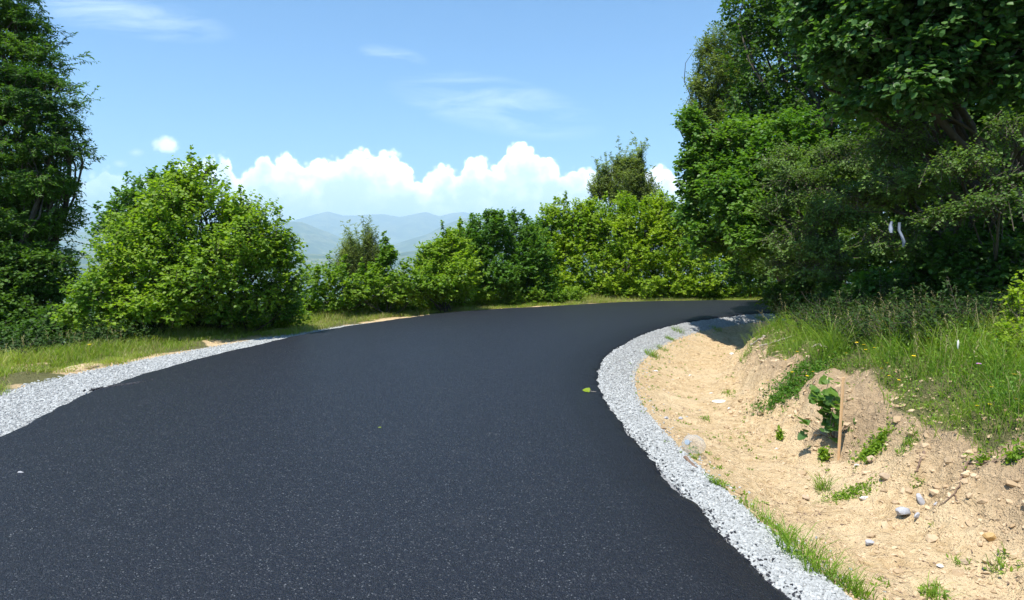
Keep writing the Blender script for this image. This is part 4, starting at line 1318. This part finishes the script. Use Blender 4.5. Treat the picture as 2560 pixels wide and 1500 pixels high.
def scrap(pts, w, label, Y):
    P = np.array([at(x, y, Y) for x, y in pts]); n = len(P)
    P[:, 1] += .02 * np.sin(np.arange(n) * 1.7)
    ww = np.array(w) * Y / FPX * .5
    c = P[0].copy()
    V = []
    for i in range(n):
        for s_, dy in ((-1, .006), (0, -.012), (1, .006), (0, .016)):
            V.append(P[i] - c + np.array([s_ * ww[i], dy, 0]))
    F = [(i * 4 + j, i * 4 + (j + 1) % 4, i * 4 + 4 + (j + 1) % 4, i * 4 + 4 + j) for i in range(n - 1) for j in range(4)]
    a = Acc(); a.add(V, F); o = a.build("plastic_strip", M_SCRAP, smooth=True); o.location = c
    tag(o, label, "plastic strip")


scrap([(2250, 556), (2251, 575), (2255, 590), (2259, 605), (2260, 617)], [8, 9, 9, 9, 6], "long pale plastic strip hanging in the dark trees", 8.3)
scrap([(2231, 553), (2230, 562), (2228, 572), (2227, 582)], [6, 9, 13, 8], "short pale plastic scrap hanging left of the long strip", 8.3)

# ------------------------------------------------------------------ valley, hills, mountains
th = np.linspace(math.radians(-62), math.radians(62), 420)
px_of = 1280 + FPX * np.tan(th)


def ridge_mesh(name, r0, r1, nr, crest_px, crest_r, base=-155, m=None, rough=1.0, seed=0, peak_pow=1.0):
    """heightfield between two distances; crest_px gives the skyline (photo column, photo row) it should reach"""
    cx = [c[0] for c in crest_px]; cy = [c[1] for c in crest_px]
    rr = np.linspace(r0, r1, nr)
    TH, RR = np.meshgrid(th, rr)
    X = RR * np.sin(TH); Y = RR * np.cos(TH)
    pxx = 1280 + FPX * np.tan(TH)
    cyl = np.interp(pxx, cx, cy)
    cr = crest_r
    top = CAMZ + (HOR - cyl) / FPX * (cr * np.cos(TH))
    t = (RR - r0) / (cr - r0)
    prof = np.where(RR < cr, np.clip(t, 0, 1) ** peak_pow, np.clip(1 - (RR - cr) / (r1 - cr), 0, 1) ** .8)
    sp_ = (r1 - r0) * .16
    rid = 1 - np.abs(fbm(np.c_[X.ravel() / sp_, Y.ravel() / sp_], 5, seed)).reshape(X.shape)
    amp = (top - base) * .30 * rough * np.sin(np.clip(prof, 0, 1) * PI * .98)
    Z = base + (top - base) * prof + amp * (rid - .75)
    a = Acc(); nT = len(th)
    ii = (np.arange(nr - 1)[:, None] * nT + np.arange(nT - 1)[None]).ravel()
    a.add(np.c_[X.ravel(), Y.ravel(), Z.ravel()], np.c_[ii, ii + 1, ii + 1 + nT, ii + nT])
    return tag(a.build(name, m, smooth=True), kind="structure")


M_FOREST, nt, b = mat("forested_slope", (.05, .08, .03), .95, .1)
tc = N(nt, "ShaderNodeTexCoord"); mp = N(nt, "ShaderNodeMapping"); mp.inputs["Scale"].default_value = (.001,) * 3
nt.links.new(tc.outputs["Object"], mp.inputs[0])
n_ = noisen(nt, mp.outputs[0], 2.2, 9, .65)
nt.links.new(ramp(nt, n_, [(.36, (.025, .05, .02)), (.5, (.05, .085, .03)), (.56, (.16, .17, .07)), (.6, (.05, .08, .03)), (.7, (.2, .18, .1))]), b.inputs["Base Color"])
far_sky = [(-3000, 560), (-600, 545), (0, 540), (150, 520), (260, 535), (420, 560), (600, 555), (700, 560), (770, 541), (822, 527), (860, 538), (900, 539), (960, 533), (1000, 541), (1038, 534), (1065, 530), (1100, 540), (1130, 532), (1160, 529), (1200, 540), (1260, 552), (1400, 545), (1700, 560), (2600, 550), (5000, 560)]
mid_sky = [(-3000, 600), (100, 560), (200, 580), (350, 585), (600, 545), (700, 552), (760, 556), (800, 572), (860, 596), (920, 612), (980, 612), (1020, 600), (1070, 585), (1110, 562), (1160, 545), (1210, 548), (1300, 560), (1500, 580), (2600, 590), (5000, 600)]
low_sky = [(-3000, 640), (200, 625), (600, 640), (760, 634), (850, 636), (900, 641), (950, 640), (1000, 632), (1060, 622), (1100, 615), (1200, 618), (1400, 625), (2600, 620), (5000, 630)]
ridge_mesh("mountains", 15000, 27000, 110, far_sky, 22000, m=M_FOREST, seed=71, rough=.8)
ridge_mesh("mountain_foothills", 9500, 16000, 90, mid_sky, 13000, m=M_FOREST, seed=72, rough=.8)
ridge_mesh("hills", 5200, 9000, 70, low_sky, 7000, m=M_FOREST, seed=73, rough=.7)
M_LAKE, nt, b = mat("lake_water", (.02, .05, .06), .12, .5)
a = Acc(); ang = np.linspace(0, 2 * PI, 72, endpoint=False)
lk = np.c_[900 * np.cos(ang) * (1 + .15 * np.sin(3 * ang)) * 3.4 - 300, 3900 + 1500 * np.sin(ang) * (1 + .1 * np.cos(5 * ang)), np.full(72, -143.)]
a.add(lk, [list(range(72))]); tag(a.build("lake", M_LAKE), kind="structure")

# ------------------------------------------------------------------ haze
HZ = bpy.data.materials.new("haze_air"); HZ.use_nodes = True
nt = HZ.node_tree; nt.nodes.clear()
out = N(nt, "ShaderNodeOutputMaterial"); pv = N(nt, "ShaderNodeVolumePrincipled")
pv.inputs["Color"].default_value = (.62, .82, .98, 1); pv.inputs["Density"].default_value = 8.6e-5
pv.inputs["Anisotropy"].default_value = 0.0
nt.links.new(pv.outputs[0], out.inputs["Volume"])
x0, x1, y0, y1, z0, z1 = -30500, 30500, -30500, 30500, -175, 1560
V = [(x, y, z) for z in (z0, z1) for y in (y0, y1) for x in (x0, x1)]
F = [(0, 2, 3, 1), (4, 5, 7, 6), (0, 1, 5, 4), (2, 6, 7, 3), (0, 4, 6, 2), (1, 3, 7, 5)]
a = Acc(); a.add(V, F); tag(a.build("haze", HZ), "thin blue summer haze over the valley", "haze", kind="stuff")

# ------------------------------------------------------------------ light
EL, AZ = math.radians(68), math.radians(-146)     # azimuth: to the right of straight ahead
sdir = Vector((math.sin(AZ) * math.cos(EL), math.cos(AZ) * math.cos(EL), math.sin(EL)))
ld = bpy.data.lights.new("sun", 'SUN'); ld.energy = 4.6; ld.angle = math.radians(.53); ld.color = (1, .955, .88)
sun = bpy.data.objects.new("sun", ld); COL.objects.link(sun)
sun.rotation_euler = sdir.to_track_quat('Z', 'Y').to_euler()

# ------------------------------------------------------------------ sky and clouds
W = bpy.data.worlds.new("World"); S.world = W; W.use_nodes = True
nt = W.node_tree; nt.nodes.clear()
out = N(nt, "ShaderNodeOutputWorld"); bg = N(nt, "ShaderNodeBackground")
sky = N(nt, "ShaderNodeTexSky", sky_type='NISHITA'); sky.sun_disc = False
sky.sun_elevation = EL; sky.sun_rotation = AZ
sky.altitude = 300; sky.air_density = 1.0; sky.dust_density = .6; sky.ozone_density = 2.0
tc = N(nt, "ShaderNodeTexCoord"); sx = N(nt, "ShaderNodeSeparateXYZ")
nt.links.new(tc.outputs["Generated"], sx.inputs[0])
x, y, z = sx.outputs
ysafe = mathn(nt, 'MAXIMUM', y, .02)
u = mathn(nt, 'DIVIDE', x, ysafe); v = mathn(nt, 'DIVIDE', z, ysafe)
uv = N(nt, "ShaderNodeCombineXYZ"); nt.links.new(u, uv.inputs[0]); nt.links.new(v, uv.inputs[1])
front = mathn(nt, 'GREATER_THAN', y, .05)


def vor(scale, rand=1.0, smooth=.25):
    t = N(nt, "ShaderNodeTexVoronoi", feature='SMOOTH_F1'); t.inputs["Scale"].default_value = scale
    t.inputs["Smoothness"].default_value = smooth
    nt.links.new(uv.outputs[0], t.inputs["Vector"])
    return mathn(nt, 'POWER', t.outputs["Distance"], 2.0)


# skyline of the cumulus bank as a curve over azimuth
prof = [(-800, 450), (0, 440), (150, 430), (215, 428), (262, 420), (300, 436), (340, 450), (400, 440), (440, 428), (470, 405), (520, 402), (562, 392), (585, 402), (602, 440), (630, 412), (655, 392), (676, 382), (692, 398), (708, 386), (730, 378), (750, 384), (768, 408), (800, 398), (830, 401), (862, 392), (885, 374), (912, 370), (945, 384), (980, 380), (1008, 392), (1030, 424), (1062, 440), (1090, 414), (1112, 406), (1135, 430), (1160, 408), (1180, 388), (1204, 392), (1240, 402), (1262, 374), (1290, 357), (1318, 362), (1352, 378), (1382, 392), (1408, 416), (1430, 420), (1468, 410), (1500, 424), (1530, 405), (1560, 402), (1600, 424), (1648, 416), (1670, 424), (1700, 446), (1760, 430), (1850, 440), (2100, 425), (2560, 440), (3400, 450)]
cn = N(nt, "ShaderNodeFloatCurve")
X0, X1 = -800, 3400
cm = cn.mapping; cur = cm.curves[0]
cm.extend = 'HORIZONTAL'
pts_ = [((p_[0] - X0) / (X1 - X0), (HOR - p_[1]) / 320.0) for p_ in prof]
cur.points[0].location = pts_[0]; cur.points[1].location = pts_[-1]
for q_ in pts_[1:-1]: cur.points.new(*q_)
cm.update()
# small wobble of the position so that the outline billows
w1 = mathn(nt, 'MULTIPLY', mathn(nt, 'SUBTRACT', noisen(nt, uv.outputs[0], 38, 4, .6), .5), .012)
uu_ = mathn(nt, 'ADD', u, w1)
f = mathn(nt, 'DIVIDE', mathn(nt, 'SUBTRACT', mathn(nt, 'MULTIPLY', uu_, FPX), X0 - 1280), X1 - X0)
nt.links.new(f, cn.inputs["Value"])
top = mathn(nt, 'MULTIPLY', cn.outputs[0], 320.0 / FPX)
puff = mathn(nt, 'ADD', mathn(nt, 'MULTIPLY', vor(48), -.024), mathn(nt, 'MULTIPLY', vor(120), -.012))
puff = mathn(nt, 'ADD', puff, .0105)
below = mathn(nt, 'SUBTRACT', mathn(nt, 'ADD', top, puff), v)          # >0 inside the bank
vis = mathn(nt, 'ADD', .75, mathn(nt, 'MULTIPLY', mathn(nt, 'SUBTRACT', noisen(nt, uv.outputs[0], 5, 2), .5), 1.6), clamp=True)
leftfade = mathn(nt, 'ADD', mathn(nt, 'MULTIPLY', u, 2.4), 1.75, clamp=True)       # thinner to the left
edge = mathn(nt, 'DIVIDE', below, .0095, clamp=True)
edge = mathn(nt, 'MULTIPLY', edge, edge)
# inner shading: bright heads, paler blue hollows lower down
n_a = noisen(nt, uv.outputs[0], 16, 6, .6)
vv = N(nt, "ShaderNodeMapping"); vv.inputs["Scale"].default_value = (1, 2.0, 1); nt.links.new(uv.outputs[0], vv.inputs[0])
n_b = noisen(nt, vv.outputs[0], 11, 6, .62)
depth = mathn(nt, 'DIVIDE', below, .05, clamp=True)
lit = mathn(nt, 'SUBTRACT', 1.12, mathn(nt, 'MULTIPLY', depth, mathn(nt, 'ADD', .35, mathn(nt, 'MULTIPLY', n_b, 1.15))), clamp=True)
lit = mathn(nt, 'SUBTRACT', lit, mathn(nt, 'MULTIPLY', vor(70), .35), clamp=True)
lit = mathn(nt, 'ADD', lit, mathn(nt, 'MULTIPLY', mathn(nt, 'SUBTRACT', n_a, .5), 1.8), clamp=True)
ccol = ramp(nt, lit, [(0, (8.2, 8.7, 9.0)), (.35, (10.6, 10.8, 11.0)), (.7, (13.5, 13.8, 14.0)), (1, (17.0, 16.8, 16.4))])
alpha = mathn(nt, 'MULTIPLY', edge, mathn(nt, 'ADD', .62, mathn(nt, 'MULTIPLY', lit, .38)))
alpha = mathn(nt, 'MULTIPLY', alpha, leftfade)
alpha = mathn(nt, 'MULTIPLY', alpha, front)
mp_ = N(nt, "ShaderNodeMath")


def blob(px, py, rx, ry, soft=.5):
    cu, cv = (px - 1280) / FPX, (HOR - py) / FPX
    a_ = mathn(nt, 'DIVIDE', mathn(nt, 'SUBTRACT', u, cu), rx / FPX)
    b_ = mathn(nt, 'DIVIDE', mathn(nt, 'SUBTRACT', v, cv), ry / FPX)
    d_ = mathn(nt, 'SQRT', mathn(nt, 'ADD', mathn(nt, 'MULTIPLY', a_, a_), mathn(nt, 'MULTIPLY', b_, b_)))
    d_ = mathn(nt, 'ADD', d_, mathn(nt, 'MULTIPLY', mathn(nt, 'SUBTRACT', n_a2, .5), 1.5))
    return mathn(nt, 'DIVIDE', mathn(nt, 'SUBTRACT', 1.0, d_), soft, clamp=True)


n_a2 = noisen(nt, uv.outputs[0], 26, 4, .6)
small = blob(432, 366, 38, 24, .5)
for args in ((350, 385, 26, 12, 1.4), (310, 412, 22, 10, 1.4)):
    small = mathn(nt, 'MAXIMUM', small, mathn(nt, 'MULTIPLY', blob(*args), .5))
small = mathn(nt, 'MULTIPLY', small, mathn(nt, 'MULTIPLY', front, .85))
# thin cirrus streaks
mc = N(nt, "ShaderNodeMapping"); mc.inputs["Rotation"].default_value = (0, 0, math.radians(14)); mc.inputs["Scale"].default_value = (1.6, 9, 1)
nt.links.new(uv.outputs[0], mc.inputs[0])
cir = noisen(nt, mc.outputs[0], 4, 7, .62, .6)


def zone(px, py, rx, ry):
    cu, cv = (px - 1280) / FPX, (HOR - py) / FPX
    a_ = mathn(nt, 'DIVIDE', mathn(nt, 'SUBTRACT', u, cu), rx / FPX)
    b_ = mathn(nt, 'DIVIDE', mathn(nt, 'SUBTRACT', mathn(nt, 'ADD', v, mathn(nt, 'MULTIPLY', mathn(nt, 'SUBTRACT', u, cu), .18)), cv), ry / FPX)
    return mathn(nt, 'SUBTRACT', 1.0, mathn(nt, 'ADD', mathn(nt, 'MULTIPLY', a_, a_), mathn(nt, 'MULTIPLY', b_, b_)), clamp=True)


zc = zone(280, 40, 330, 60)
zc = mathn(nt, 'MAXIMUM', zc, zone(990, 150, 90, 26))
zc = mathn(nt, 'MAXIMUM', zc, zone(1240, 270, 280, 75))
cirr = mathn(nt, 'MULTIPLY', ramp(nt, cir, [(.4, (0, 0, 0)), (.72, (1, 1, 1))]), zc)
cirr = mathn(nt, 'MULTIPLY', cirr, mathn(nt, 'MULTIPLY', front, .4))
# general thin milkiness towards the horizon
skyc = mixc(nt, 1.0, sky.outputs[0], (.49, .79, 1.0), 'MULTIPLY')
base = mixc(nt, cirr, skyc, (8.5, 9.4, 10.4))
base = mixc(nt, small, base, (9.6, 10.0, 10.6))
col = mixc(nt, alpha, base, ccol)
nt.links.new(col, bg.inputs["Color"]); bg.inputs["Strength"].default_value = .11
nt.links.new(bg.outputs[0], out.inputs["Surface"])

# ------------------------------------------------------------------ render settings
S.view_settings.view_transform = 'Standard'
S.view_settings.look = 'None'
S.view_settings.exposure = 0.88
S.view_settings.gamma = 1.0
S.render.engine = 'CYCLES'
c = S.cycles
c.max_bounces = 7; c.diffuse_bounces = 3; c.glossy_bounces = 2; c.transmission_bounces = 5; c.volume_bounces = 1; c.transparent_max_bounces = 6
c.use_denoising = True
c.caustics_reflective = False; c.caustics_refractive = False
